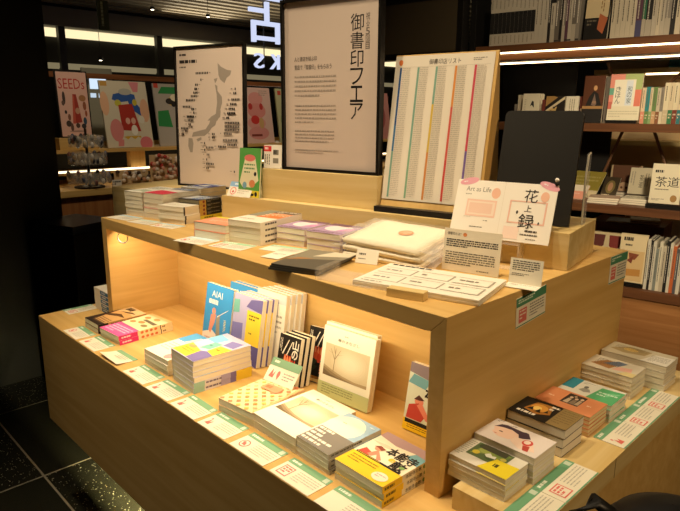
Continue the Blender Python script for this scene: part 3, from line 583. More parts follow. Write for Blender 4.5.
kind('patch_up', .112, .170, .0125, 0xE0DAE4, [('r', 0, 0, 1, 1, 0xB4ACD0), ('p', [(0, .3), (.4, .34), (.38, .58), (0, .55)], PU), ('p', [(0, .08), (.42, .06), (.45, .3), (0, .3)], TE), ('p', [(.42, .06), (1, 0), (1, .30), (.45, .3)], 0x5E5696), ('r', .5, .30, 1, .80, YE), ('p', [(.45, .84), (1, .80), (1, 1), (.6, .96)], 0x6A629C), ('p', [(0, .70), (.22, .72), (.2, .92), (0, .9)], TE), ('l', .58, .64, .92, .74, 2, 0x6A5C10, .08, .5), ('l', .62, .44, .86, .48, 1, 0x8A7820, .05, .6)], side='L', spine_col=0xD8D4DC)
stand('aiai', .613, .2545, H1, 2, 10, 'light blue paperback with white title standing in front at the left', None)
for i in range(3):
    stand('patch_up', .741+.004*i, .2545+.0142*i, H1, 2, 10, ['front', 'middle', 'rear'][i]+' standing purple and yellow patchwork paperback beside the light blue one')
for i in range(2):
    stand('aiai', .649+.004*i, .3050+.0142*i, H1, 2, 10, ['light blue paperback standing in the second row', 'light blue paperback standing at very back of second row'][i])
kind('plain_white', .112, .180, .0125, 0xEDE8DC, [('r', .0, .86, 1, 1, 0xC8CCD0), ('p', [(0,.6),(.3,.7),(.3,.86),(0,.86)], 0xD86A40), ('l', .3, .4, .9, .7, 4, 0xA8A294, .08, .4)], side='L', spine_col=0xDCD6CC)
for i in range(4):
    stand('plain_white', .775+.004*i, .3050+.0142*i, H1, 2, 8, ['front', 'second', 'third', 'rear'][i]+' pale paperback of the row standing behind the patchwork copies')
RED = [('r', 0, 0, 1, 1, 0x17130F), ('p', [(.1,.25),(.35,.2),(.5,.35),(.4,.55),(.15,.5)], 0x3A4A38), ('p', [(.02,.12),(.3,.08),(.5,.2),(.1,.3)], 0x28382A), ('e', .2, .22, .09, .05, 0xE0503C)]
for (u, v, w_, h_) in [(.36,.50,.06,.12),(.48,.48,.06,.14),(.60,.50,.06,.12),(.28,.42,.05,.08)]: RED += [('e', u, v, w_, h_, 0xE8643C), ('e', u, v+.02, w_*.5, h_*.6, 0xF0A070)]
RED += [('t', '山の', .66, .56, .93, .94, 0xF4EEE0, 'vb'), ('vl', .06, .62, .2, .92, 2, 0xD8D0C0, .04), ('vl', .70, .06, .92, .54, 2, 0xE8442C, .14), ('e', .42, .42, .1, .08, 0xE8643C), ('e', .54, .38, .08, .1, 0xD8482C), ('p', [(.2,.62),(.45,.92),(.49,.92),(.25,.6)], 0xE0D8C8), ('p', [(.40,.6),(.62,.9),(.66,.9),(.45,.6)], 0xE0D8C8), ('vl', .62, .04, .72, .40, 1, 0xF08A60, .08)]
kind('blackred', .068, .116, .0130, 0x17130F, RED, side='L', spine_col=0x17130F, name='paperback_book')
for i in range(3):
    stand('blackred', .918+.002*i, .2480+.0148*i, H1, 4, 12, ['front', 'middle', 'rear'][i]+' black paperback with red lettering standing behind the checkered books')
stand('blackred', .940, .3250, H1+.006, 10, 12, 'black and red paperback on a wire stand left of tree book')
ws = MB()
for sx in (-.028, .028): ws.tube([(sx, -.030, .004), (sx, .000, .0035), (sx, .004, .010), (sx, .020, .075)], .0012, ink(0x8A847A, .3, .8), 6); ws.tube([(sx, -.030, .004), (sx, -.030, .018)], .0012, ink(0x8A847A, .3, .8), 6)
ws.tube([(-.028, .020, .075), (.028, .020, .075)], .0012, ink(0x8A847A, .3, .8), 6); ws.tube([(-.028, -.030, .004), (.028, -.030, .004)], .0012, ink(0x8A847A, .3, .8), 6)
tag(ws.build('wire_bookstand', None, T(.940, .3250, H1-.001) @ RZ(10)), 'thin wire stand under the lone black and red paperback', 'book stand')
sheet('price_card', 'green-topped card with red stamps leaning on the checkered books', 'card', T(.952, .190, H1+.0305) @ RZ(6) @ RX(50), .090, .056, .0009, 0xEEE8D4, [('r', 0, .66, 1, 1, 0x86AE8C), ('l', .1, .78, .6, .9, 1, 0xE8F0E0, .06, .8), ('p', [(.1,.2),(.18,.55),(.22,.3),(.28,.5),(.26,.18)], RD), ('e', .4, .38, .05, .14, RD), ('p', [(.36,.3),(.44,.3),(.4,.12)], RD), ('l', .55, .15, .92, .5, 3, 0xA09A90, .06, .4)])
kind('tree_up', .146, .157, .0150, 0xF3EFDC, TREE + [('r', 0, 0, 1, .20, 0xC2C890), ('l', .08, .03, .7, .17, 4, 0x8A9060, .05, .4)], side='L')
stand('tree_up', 1.070, .286, H1, 4, 10, 'large misty tree paperback standing with pale green band, front copy')
stand('tree_up', 1.056, .3050, H1, 4, 10, 'large misty tree paperback standing half hidden behind its front copy')
kind('samurai_up', .104, .136, .0124, 0xEAE2CA, [('r', 0, 0, 1, 1, 0xDCE0CC), ('p', [(0,.86),(.5,.80),(1,.9),(1,1),(0,1)], 0x8A7A80), ('p', [(.0,.7),(.4,.66),(.5,.8),(.1,.84)], 0x74AAB6), ('t', '本能寺', .40, .52, .96, .70, 0x14110E, 'b'), ('e', .30, .46, .1, .06, 0xE59078), ('p', [(.05,.18),(.08,.38),(.3,.44),(.5,.30),(.4,.18)], 0xC8483C), ('p', [(.26,.40),(.36,.46),(.62,.22),(.5,.22)], 0xE88A72), ('p', [(.18,.48),(.28,.56),(.42,.5),(.3,.48)], 0x5A3028), ('r', 0, 0, 1, .17, 0xF1C81C), ('r', .04, .11, .96, .17, 0x1A1610), ('l', .1, .03, .8, .09, 2, 0x8A6A10, .05, .4)], side='L')
stand('samurai_up', 1.283, .300, H1, 3, 11, 'samurai novel paperback standing upright against niche back at far right')
# stack outside the left panel
kind('blue_obi', .150, .112, .0140, 0xF2ECDC, [('l', .5, .2, .9, .8, 3, 0xB8C0C8, .1, .4)], [('r', .42, 0, 1, .8, 0x3F78B0), ('l', .5, .2, .9, .6, 1, 0xE8ECF0, .04, .8)], 0xF2ECDC)
stack('blue_obi', 5, .103, .235, H1, -90, 'white paperback with blue band', 'outside the left panel', seed=9)

# ============================================================ BOOKS ON THE TABLE TOP (turned like the risers)
def tstack(key, n, Fx, Fy, rot, desc, where, **kw):
    K = KINDS[key]; c, s_ = math.cos(R(rot)), math.sin(R(rot)); w, h = K['w'], K['h']
    stack(key, n, Fx-w/2*c-h/2*s_, Fy-w/2*s_+h/2*c, H2, rot, desc, where, **kw)
kind('pale_white', .080, .135, .0119, 0xEFEADB, [('r', 0, 0, 1, 1, 0xEFEADB), ('l', .1, .55, .9, .9, 4, 0x8A8A7A, .1, .5), ('p', [(.1,.1),(.5,.2),(.9,.1),(.8,.4),(.3,.45)], 0xB8C0A8)], side='L')
tstack('pale_white', 6, .241, .250, 12, 'white-covered paperback', 'of leftmost stack on table top', seed=11)
kind('red_white', .086, .140, .0147, 0xE8DCCB, [('r', 0, 0, 1, .5, 0xD83A50), ('p', [(0,.5),(1,.4),(1,.62),(0,.72)], 0xEAE0D4), ('r', 0, .72, 1, 1, 0x4A5A78), ('l', .1, .76, .9, .92, 2, 0xD8DCE0, .1, .5)], side='L')
tstack('red_white', 5, .337, .266, 12, 'paperback with red and navy cover', 'in second stack on table top', seed=12)
kind('white_thin', .100, .062, .0119, 0xEFE8D8, [('l', .1, .2, .9, .45, 2, 0xC8BCA8, .1, .3)], [('r', 0, 0, .10, 1, 0x3A342C)], 0xEFE8D8)
tstack('white_thin', 4, .442, .270, 15, 'plain white paperback', 'in third stack on table top', seed=13, jit=.003, jr=2.0)
kind('blue_white', .088, .110, .0150, 0xD8DCE4, [('r', 0, 0, 1, 1, 0xD8D8DC), ('p', [(0,.4),(1,.3),(1,.8),(0,.9)], 0x3A4E9A), ('l', .1, .1, .9, .3, 2, 0x3A3A4A, .1, .6), ('p', [(.2,.5),(.6,.45),(.7,.7),(.3,.72)], 0xE8E4DC)], side='L')
tstack('blue_white', 5, .298, .416, 12, 'white and navy paperback', 'in rear row behind white stack', seed=14)
kind('dark_multi', .084, .090, .0112, 0x28241E, [('r', 0, 0, 1, 1, 0x3A3A40), ('p', [(0,.1),(.4,.2),(.5,.9),(0,.8)], 0xC8C8C8), ('p', [(.4,.2),(.8,.1),(.9,.6),(.5,.9)], 0x4A6AA0), ('l', .5, .2, .95, .8, 5, 0xE0DCD0, .1, .5)], [('r', 0, 0, .3, 1, 0xC8A24A), ('l', .35, .2, .9, .8, 2, 0x8A8472, .06, .6), ('e', .2, .5, .05, .35, 0x8A4030)], 0x1E1B16, pages=0x8F8568)
kind('yellow_spine', .084, .090, .0120, 0xE8D838, (), [('l', .2, .3, .8, .7, 1, 0x6A6020, .06, .8)], 0xE8D838)
book('yellow_spine', T(.414, .338, H2+.0003) @ RZ(12) @ T(-.042, .045, 0), 'yellow-spined paperback at the very bottom of the dark stack left of the riser')
for i in range(4):
    book('dark_multi', T(.414, .338, H2+.0127+.0115*i) @ RZ(12+(i % 2)) @ T(-.042, .045, 0), ['lowest', 'third from top', 'second from top', 'topmost'][i]+' dark photo-covered paperback in dark stack left of riser')
kind('coral', .108, .085, .0200, 0xE8946E, [('r', 0, .86, 1, 1, 0xF0D830), ('r', 0, 0, 1, .86, 0xEC9A78), ('l', .2, .3, .8, .5, 2, 0xF4C8AC, .1, .5)], side='L', spine_col=0xC8483C)
tstack('coral', 2, .719, .222, 12, 'coral-covered paperback', 'in front of the black stack', seed=16)
kind('orange_white', .102, .166, .0136, 0xF3EADA, [('r', 0, .45, .5, 1, 0x8A8A78), ('p', [(.3,.4),(1,.4),(1,.78),(.4,.78)], 0xDC7A3A), ('r', .35, .8, 1, 1, 0x5A4A3A), ('l', .4, .82, .95, .97, 3, 0xE8DCC8, .1, .5), ('l', .35, .45, 1, .72, 3, 0xF2DCC0, .12, .4), ('l', .1, .15, .6, .22, 1, 0xB8AC98, .08, .6)], [('l', .1, .3, .5, .7, 1, 0x5A5248, .04, .8)], 0xF3EADA)
tstack('orange_white', 4, .813, .256, 13, 'white paperback with orange pattern', 'at middle of table top', seed=17)
kind('purple', .084, .108, .0138, 0xC8B0C8, [('r', 0, 0, 1, 1, 0xB094B8), ('e', .5, .55, .36, .28, 0xF0E0E4), ('l', .05, .02, .95, .14, 2, 0x5A4038, .08, .6), ('p', [(0,.8),(.5,.75),(1,.85),(1,1),(0,1)], 0x7A5A68), ('p', [(.6,.3),(.95,.4),(.9,.7),(.7,.6)], 0xD898C8)], [('l', .1, .2, .9, .8, 1, 0x7A5A60, .06, .7)], 0xEADCD8)
tstack('purple', 3, .894, .3225, 12, 'purple flower-cover paperback', 'in the left of two purple stacks', seed=18)
kind('lilac', .092, .114, .0148, 0xC8B0C8, KINDS['purple']['front'], KINDS['purple']['spine'], 0xEADCD8)
tstack('lilac', 3, 1.006, .328, 11, 'purple flower-cover paperback', 'in the right of two purple stacks', seed=19)

# green picture book, its card, white books on the upper box
kind('green_pic2', .078, .134, .006, 0x4C9A44, [('r', 0, 0, 1, 1, 0x5AA24C), ('p', [(.05,.3),(.3,.85),(.75,.82),(.95,.35),(.6,.2),(.2,.2)], 0xE8E2C0), ('e', .5, .80, .26, .07, 0xE07A70), ('l', .25, .45, .75, .68, 3, 0x6A9A60, .1, .4), ('e', .65, .28, .14, .08, 0xD88A5A), ('e', .3, .24, .1, .07, 0x7AA8C0), ('e', .78, .48, .06, .045, 0x14140F), ('r', 0, 0, 1, .14, 0xE4D038), ('r', .55, .03, .75, .08, 0x2A2820), ('e', .85, .07, .06, .05, 0x2A2820)], side='L', name='picture_book')
book('green_pic2', PL(AL, .629, .296, ZR+.0004) @ RX(84) @ T(0, .067, 0), 'green picture book standing left of the wooden boxes')
sheet('price_card', 'white and blue card with red stamp leaning on green picture book', 'card', PL(AL, .598, .2815, ZR+.0004) @ RX(60), .088, .044, .0009, 0xF2ECDC, [('r', 0, .66, 1, 1, 0x8FB8DC), ('l', .2, .76, .8, .9, 1, 0xE8F0F4, .08, .8), ('e', .22, .36, .13, .26, 0xE88A7A), ('e', .22, .36, .10, .2, 0xF2ECDC), ('p', [(.16,.3),(.22,.42),(.28,.3),(.22,.22)], RD), ('l', .42, .15, .9, .55, 3, 0xC8BCA8, .08, .35)])
kind('white_bar', .060, .062, .010, 0xF2ECE0, [('r', .0, .72, .42, .95, 0xD83A38), ('l', .05, .78, .36, .9, 1, 0xF4E0D8, .08, .8), ('r', .52, .58, .82, .80, 0x8A8474), ('r', .52, .22, .82, .44, 0x8A8474), ('l', .54, .6, .8, .78, 1, 0x3A3630, .02, .9), ('vl', .08, .1, .4, .6, 3, 0x8A8474, .1)], side='L')
for i in range(2): stand('white_bar', .697+.008*i, .325+.013*i, ZU, 4, 4, ['white paperback with red label and barcodes standing beside the tall poster', 'second white paperback standing behind the red-labelled one'][i], al=AL)

# ============================================================ BOOKS ON THE RIGHT LEDGE
def lstack(key, n, Fx, Fy, rot, desc, where, **kw):
    K = KINDS[key]; c, s_ = math.cos(R(rot)), math.sin(R(rot)); w, h = K['w'], K['h']
    stack(key, n, Fx-w/2*c-h/2*s_, Fy-w/2*s_+h/2*c, .678, rot, desc, where, **kw)
kind('yellowcorner', .104, .068, .0092, 0xE2DFD2, [('r', .16, .32, .78, .98, 0x5C7048), ('p', [(.2,.4),(.4,.6),(.6,.5),(.76,.9),(.3,.95)], 0x8FA050), ('e', .28, .86, .08, .10, 0x3E4A30), ('e', .62, .80, .12, .12, 0x74904A), ('e', .36, .70, .10, .10, 0xA8B860), ('e', .55, .50, .12, .09, 0x4A6038), ('p', [(.40,.58),(.46,.70),(.52,.62),(.58,.66),(.60,.54),(.46,.50)], 0xE4E6DA), ('e', .27, .52, .06, .09, 0xD8C848), ('e', .70, .66, .05, .07, 0xC8C060), ('r', .26, .75, .7, .98, 0x4A4A38), ('p', [(.50,.0),(1,.0),(1,.60),(.62,.58)], 0xE8D42C), ('l', .66, .22, .92, .40, 1, 0x4A4418, .05, .8), ('l', .02, .1, .14, .9, 9, 0xA8A498, .05, .3)], [('r', 0, 0, .35, 1, 0xE8D42C)], 0xEFE9D8, side='L')
lstack('yellowcorner', 4, 1.529, .171, 0, 'green photo paperback with yellow corner', 'nearest on right ledge', seed=21)
kind('ladyhair', .112, .072, .0118, 0xE4DCD8, [('r', 0, 0, 1, 1, 0xE6DDD8), ('p', [(.10,.60),(.16,.46),(.14,.40),(.20,.32),(.30,.26),(.46,.30),(.56,.46),(.50,.68),(.30,.76),(.16,.70)], 0xF2D0BC), ('e', .26, .50, .035, .02, 0x6A4A48), ('p', [(.19,.36),(.25,.37),(.22,.33)], 0xC86A60), ('p', [(.10,.62),(.16,.82),(.36,.94),(.60,.86),(.70,.66),(.56,.50),(.50,.66),(.36,.74),(.2,.70)], 0x4A3A48), ('p', [(.24,.86),(.5,.98),(.62,.90),(.5,.84)], 0xE8E0D8), ('p', [(.5,.50),(.75,.62),(.92,.2),(.7,.1),(.5,.28)], 0xF2D8C8), ('e', .72, .46, .08, .14, 0xD05048), ('e', .71, .48, .05, .09, 0xF0DCD0), ('p', [(.7,.3),(.8,.34),(.84,.12),(.76,.1)], 0xB84A40), ('l', .05, .85, .14, .97, 2, 0x8A8480, .05, .5)], side='L')
lstack('ladyhair', 4, 1.537, .2420, 0, 'pale portrait-cover paperback', 'second nearest on right ledge', seed=22)
kind('darknight', .110, .075, .0171, 0x1E1A16, [('r', 0, 0, .7, 1, 0x1A1612), ('p', [(.16,.36),(.24,.86),(.52,.90),(.60,.42),(.40,.24)], 0xA8702C), ('e', .36, .60, .14, .20, 0xD89A40), ('e', .34, .56, .07, .11, 0xF0CC70), ('p', [(.20,.40),(.26,.58),(.31,.40)], 0x1E1610), ('p', [(.34,.36),(.39,.56),(.45,.36)], 0x1E1610), ('p', [(.48,.44),(.51,.60),(.55,.46)], 0x1E1610), ('r', .66, 0, 1, 1, 0x8A7448), ('l', .1, .1, .6, .24, 1, 0xE8E0D0, .06, .7), ('l', .5, .6, .64, .9, 2, 0xE0D8C8, .05, .6), ('l', .7, .1, .96, .9, 7, 0x6E5A34, .05, .3)], side='L', pages=0xEDE6D8)
lstack('darknight', 3, 1.532, .352, 0, 'black and gold-cover paperback', 'third stack on right ledge', seed=23)
kind('orangephoto', .110, .076, .0078, 0xD88A5C, [('r', 0, 0, 1, 1, 0xDC9062), ('r', .36, .30, .68, .92, 0x3A3028), ('p', [(.40,.34),(.42,.62),(.48,.62),(.49,.34)], 0xC8B8A0), ('p', [(.50,.34),(.52,.60),(.58,.60),(.60,.34)], 0x8A7A66), ('p', [(.60,.36),(.61,.66),(.66,.66),(.67,.36)], 0xB8A890), ('e', .45, .70, .03, .06, 0xD8C0A4), ('e', .55, .68, .03, .06, 0xD8C0A4), ('e', .635, .74, .03, .06, 0xD8C0A4), ('e', .50, .80, .025, .05, 0xC0A88C), ('l', .78, .45, .9, .55, 1, 0xF0D0B8, .05, .6), ('l', .1, .4, .3, .5, 1, 0xF0C8A8, .05, .6)], [('l', .1, .3, .9, .7, 1, 0xE0A080, .1, .6)], 0xEFE0C0, side='L', pages=0xEAD8A8)
lstack('orangephoto', 5, 1.533, .452, 0, 'orange paperback with dark group photo', 'midway along right ledge', seed=24)
kind('greenwhite', .110, .078, .0084, 0xE4E4D8, [('r', 0, 0, 1, 1, 0xE0E0D4), ('r', 0, .30, .22, 1, 0x2E8AA0), ('p', [(.52,0),(1,0),(1,.9),(.6,.85)], 0x58B078), ('p', [(.30,.35),(.36,.55),(.46,.52),(.52,.36),(.42,.28)], 0x9A9A90), ('e', .38, .60, .04, .08, 0x6A6A62), ('p', [(.58,.30),(.72,.55),(.80,.40),(.95,.70),(.95,.78),(.75,.62)], 0x7CCB98), ('l', .62, .3, .95, .6, 2, 0xC8E8D0, .06, .5), ('l', .26, .75, .5, .9, 2, 0xA8A8A0, .05, .4)], side='L')
lstack('greenwhite', 4, 1.537, .535, 0, 'white and green paperback', 'behind the orange stack', seed=25)
kind('citysketch', .108, .076, .0097, 0xDCD8CA, [('r', 0, 0, 1, 1, 0xD8D0BC), ('p', [(.1,.3),(.3,.8),(.6,.7),(.5,.2)], 0xA87A4A), ('p', [(.3,.5),(.5,.9),(.7,.85),(.6,.5)], 0x6A7A90), ('p', [(.55,.2),(.9,.3),(.85,.6),(.6,.5)], 0xE8B8A8), ('p', [(.7,.0),(1,.0),(1,.3),(.8,.3)], 0xD8C890), ('l', .15, .3, .6, .8, 6, 0x5A4A38, .05, .3)], [('l', .0, .3, 1, .6, 1, 0xE0CE50, .2, .6)], 0xEFE6C0, side='L')
lstack('citysketch', 5, 1.528, .660, 0, 'sketch-illustrated paperback', 'second farthest on right ledge', seed=26)
kind('goldscreen', .138, .076, .0142, 0xD0C8B4, [('r', 0, 0, 1, 1, 0xC8BEA4), ('p', [(.05,.4),(.3,.85),(.65,.8),(.6,.4),(.3,.25)], 0xA89468), ('e', .35, .6, .12, .12, 0xD8B868), ('p', [(.6,.0),(1,0),(1,.75),(.72,.7)], 0xE0DCD0), ('l', .68, .1, .96, .6, 6, 0x8A8478, .05, .3), ('l', .1, .5, .6, .8, 5, 0x7A6A48, .06, .25)], side='L')
lstack('goldscreen', 4, 1.562, .751, 0, 'pale paperback with gold landscape cover', 'farthest on right ledge', seed=27)
# ============================================================ BOOKCASE ON THE RIGHT
AB = 9
def bw(axis='x'): return wood(0x5E3A22, 0x7A4E2E, axis, 'brown_bookcase_wood')
bc = thing('bookcase', 'tall brown open bookcase behind the table on the right', 'bookcase', RZ(AB))
U0, U1 = 0.492, 2.05
def bpart(name, a, b, mat, bev=0.001):
    m = MB(); m.box(a, b, mat); return m.build(name, bc, bevel=bev)
bpart('shelf', (U0, 2.0, 1.546), (U1, 2.36, 1.577), bw()); bpart('shelf', (U0+.03, 2.02, 1.508), (U1, 2.36, 1.5385), bw())
bpart('shelf', (U0, 2.0, 1.187), (U1, 2.36, 1.222), bw()); bpart('shelf', (U0, 2.0, .828), (U1, 2.62, .864), bw()); bpart('shelf', (U0, 2.0, .458), (U1, 2.62, .498), bw()); bpart('shelf', (U0, 2.0, .08), (U1, 2.62, .12), bw())
bpart('plinth', (U0, 2.012, .1203), (U1, 2.03, .4577), wood(0xA8703E, 0xBE8650, 'x', 'warm_plinth_wood')); bpart('end_panel', (U0-.03, 1.99, 0), (U0-.0003, 2.64, 2.4), ink(0x0E0C0A, .5)); bpart('end_panel', (U1+.0003, 1.99, 0), (U1+.03, 2.64, 2.4), ink(0x0E0C0A, .5))
bpart('back_panel', (U0, 2.362, 1.2225), (.88, 2.372, 1.5075), ink(0x15120F, .7)); bpart('back_panel', (U0, 2.622, .12), (U1, 2.632, .4575), ink(0x15120F, .7)); bpart('back_panel', (U0, 2.622, .4985), (1.12, 2.632, .8275), ink(0x15120F, .7)); bpart('back_panel', (U0, 2.362, .8645), (1.07, 2.372, 1.1865), ink(0x15120F, .7)); bpart('back_panel', (U0, 2.362, 1.5775), (U1, 2.372, 2.4), ink(0x15120F, .7))
def rod(a, b): m = MB(); m.tube([a, b], .007, ink(0x7A5436, .5), 8); m.build('brace', bc)
rod((1.123, 2.350, 1.184), (1.02, 2.350, .868)); rod((1.262, 2.350, 1.184), (1.395, 2.350, .868)); rod((1.023, 2.350, 1.505), (1.14, 2.350, 1.226)); rod((1.40, 2.350, 1.505), (1.20, 2.350, 1.30))
for (y, z, u0) in ((2.004, 1.5395, U0+.01), (2.13, 1.5015, U0+.06)):
    m = MB(); m.box((u0, y, z), (U1, y+.012, z+.006), emit(0xFFE2B0, 6.0)); m.build('light_strip', bc)
m = MB(); m.box((1.05, 2.50, .8205), (U1, 2.51, .8275), emit(0xFFD8A0, 1.5)); m.build('light_strip', bc)
# shelving on the far side, seen through the open back
fs = thing('shelf_unit', 'pale shelf with light strip seen through the open bookcase', 'shelf', RZ(AB))
m = MB(); m.box((.86, 3.02, 0), (2.3, 3.06, 2.3), ink(0xC9B088, .8)); m.build('back_panel', fs)
m = MB(); m.box((.86, 2.74, 1.475), (2.3, 3.02, 1.50), birch('x')); m.box((.86, 2.74, 1.10), (2.3, 3.02, 1.125), birch('x')); m.box((.86, 2.74, .78), (2.3, 3.02, .80), birch('x')); m.build('shelf', fs)
m = MB(); m.box((1.12, 2.745, 1.466), (2.3, 2.757, 1.4745), emit(0xFFE2B0, 5.0)); m.build('light_strip', fs)

def vbook(u, s, z, w, h, t, col, label, front=(), group=None, lean=4, rot=0, spine=(), spine_col=None, back=None):
    """a book with its cover to the aisle (lean back) standing on a bookcase shelf"""
    key = ('v', len(KINDS)); kind(key, w, h, t, col, front, spine, spine_col, side='L', name='display_book', back=back)
    return stand(key, u, s, z, rot, lean, label, group, al=AB)
def spine_book(u, s, z, t, h, d, col, label, marks=(), group=None, pages=None, tilt=0):
    """a book shelved spine outwards"""
    b = thing('shelved_book', label, 'book', PL(AB, u, s, z+.0005) @ RY(tilt), group)
    m = MB(); m.box((-t/2, .0, 0), (t/2, .0012, h), ink(col, .5)); m.box((-t/2, .0012, 0), (-t/2+.0012, d, h), ink(col, .5)); m.box((t/2-.0012, .0012, 0), (t/2, d, h), ink(col, .5))
    draw(m, (-t/2, 0, 0), (1,0,0), (0,0,1), t, h, marks, seed=int(u*1000)); m.build('cover', b)
    m = MB(); m.box((-t/2+.0012, .0012, .002), (t/2-.0012, d-.002, h-.002), pages_mat() if pages is None else ink(pages)); m.build('page_block', b)
    return b
CN = {0xB8AE9C: 'pale grey', 0xC8BCA4: 'cream', 0x6A6258: 'grey', 0x5A3A48: 'plum', 0x23201E: 'black', 0x2E6A4A: 'green', 0x2C2A3A: 'navy', 0x7A3A30: 'brick red', 0x2E8A90: 'teal', 0x6A8A50: 'olive green', 0xD8C8A8: 'ivory', 0xC87A5A: 'salmon', 0x8A8276: 'taupe'}
def num(i): return ['first', 'second', 'third', 'fourth', 'fifth', 'sixth', 'seventh', 'eighth', 'ninth', 'tenth', 'eleventh', 'twelfth', 'thirteenth', 'fourteenth', 'fifteenth', 'sixteenth'][i]
# top shelf: a row of grey volumes with one black band across them, then mixed spines
zt = 1.577
n = 14; w = .0198
for i in range(n):
    u = .548+w*(i+.5)
    f = [('r', 0, .26, 1, .70, 0x1C1A18)] + [('vl', .25, .04, .75, .22, 1, 0x8A8272, .02), ('vl', .25, .74, .75, .97, 1, 0x8A8272, .02)] if i < 11 else [('vl', .3, .3, .7, .95, 1, 0x6A6256, .03)]
    spine_book(u, 2.03, zt, w-.0006, .215, .14, 0xB8AE9C, num(i)+(' grey volume with black band from top shelf left end' if i < 11 else ' pale grey volume in the row at top shelf left'), f)
u = .548+w*n+.001
row = [(.012, 0x23201E, .20), (.02, 0xB8AE9C, .17), (.02, 0x6A6258, .19), (.012, 0x23201E, .21), (.014, 0x8A8276, .20), (.013, 0x5A3A48, .215), (.016, 0xB8AE9C, .19), (.018, 0x6A6258, .21), (.016, 0x8A8276, .20)]
for i, (t, c, h) in enumerate(row):
    spine_book(u+t/2, 2.03, zt, t-.0006, h, .14, c, num(i)+' spine after the banded volumes, '+CN[c]+', on top shelf', [('vl', .25, .3, .7, .92, 1, 0xE0D8C8 if c not in (0xB8AE9C,) else 0x4A443C, .03), ('r', 0, 0, 1, .35, 0xB0A694) if i % 3 == 1 else ('r', 0, .02, 1, .06, 0x3A3430)]); u += t
vbook(1.035, 2.05, zt, .100, .22, .018, 0x1E1B18, 'black and cream face-out book in the middle of the top shelf', [('r', 0, .42, .95, 1, 0xC8B48C), ('p', [(.55,.2),(.8,.1),(.95,.4),(.6,.5)], 0xB0603A), ('vl', .62, .5, .8, .9, 2, 0x8A6A40, .1), ('l', .1, .25, .5, .38, 2, 0x6A6050, .1, .5)], lean=8)
u = 1.098
row = [(.0195, 0xC8BCA4, .2)]*5 + [(.024, 0x5A3A48, .21), (.014, 0x2E6A4A, .22), (.024, 0x23201E, .21), (.017, 0xB8AE9C, .2), (.015, 0xC8BCA4, .2), (.016, 0xB8AE9C, .2), (.022, 0x8A8276, .21), (.018, 0x23201E, .21), (.02, 0xC8BCA4, .2), (.02, 0x8A8276, .21)]
for i, (t, c, h) in enumerate(row):
    spine_book(u+t/2, 2.03, zt, t-.0006, h, .14, c, num(i)+' '+CN[c]+' spine right of the face-out book on top shelf', ([('r', 0, .93, 1, 1, 0xA84A30)] if i < 5 else []) + [('vl', .25, .2, .7, .9, 1, 0x5A5448 if c in (0xC8BCA4, 0xB8AE9C) else 0xB8B0A0, .03)] + ([('r', 0, 0, 1, .32, 0x4A4868 if i == 5 else 0xB0A694)] if i in (5, 6, 7, 11) else [])); u += t
# second shelf
z2 = 1.222
spine_book(.690, 2.06, z2, .010, .085, .11, 0x8A8276, 'small taupe spine at left end of the second shelf'); spine_book(.706, 2.06, z2, .012, .128, .13, 0xC8BCA4, 'cream spine at left end of the second shelf')
for i in range(2): vbook(.768+.006*i, 2.06+.024*i, z2, .080, .132, .02, 0xE4DAC0, ['cream face-out book with black brush character on second shelf', 'cream book standing behind the brush-character book'][i], [('p', [(.45,.55),(.55,.75),(.65,.72),(.7,.5),(.55,.6)], 0x1A1614), ('e', .45, .3, .05, .03, 0x1A1614), ('e', .45, .22, .05, .03, 0x1A1614), ('l', .1, .1, .2, .8, 12, 0xB8AC94, .05, .4)], lean=7, rot=2)
spine_book(.829, 2.05, z2, .014, .105, .12, 0x7A3A30, 'brick red spine beside the brush-character book')
vbook(.882, 2.06, z2, .088, .120, .014, 0x2A2420, 'dark face-out book with cream slanting strip on second shelf', [('p', [(0,.45),(.9,.95),(.98,.99),(.98,.88),(.1,.40)], 0xD8C8A4), ('p', [(0,.6),(.6,.95),(.4,1),(0,1)], 0xA8824A), ('p', [(.05,.1),(.5,.2),(.6,.6),(.2,.5)], 0xC8A868), ('p', [(0,0),(.2,0),(.18,.35),(0,.4)], 0x9A3A28), ('e', .3, .42, .06, .04, 0x2A2420), ('e', .45, .56, .06, .04, 0x2A2420)], lean=6)
vbook(.960, 2.055, z2, .056, .118, .016, 0xE6DEC8, 'narrow white face-out book with salmon foot on second shelf', [('r', 0, 0, 1, .14, 0xC87A5A), ('vl', .3, .3, .8, .9, 3, 0xA89C84, .05)], lean=6)
spine_book(.997, 2.065, z2, .013, .118, .12, 0x7A3A30, 'red-brown spine left of the portrait book', [('e', .5, .5, .3, .06, 0xE0D4B8)]); spine_book(1.010, 2.065, z2, .009, .118, .12, 0xC87A5A, 'salmon spine left of the portrait book')
vbook(1.055, 2.035, z2, .088, .205, .014, 0x5A3420, 'brown face-out book showing a seated figure in dark robe', [('r', 0, 0, 1, .30, 0x191512), ('r', 0, .30, 1, .36, 0xA8804E), ('p', [(.15,.36),(.3,.56),(.5,.68),(.72,.62),(.92,.36)], 0x1A1614), ('p', [(.42,.38),(.55,.62),(.68,.40),(.6,.36)], 0x7A6458), ('e', .56, .74, .09, .055, 0xC89A6A), ('e', .56, .44, .10, .03, 0x9A7A60)], lean=6)
spine_book(1.112, 2.04, z2, .020, .20, .13, 0x6A6258, 'grey spine between the portrait book and the pastel book')
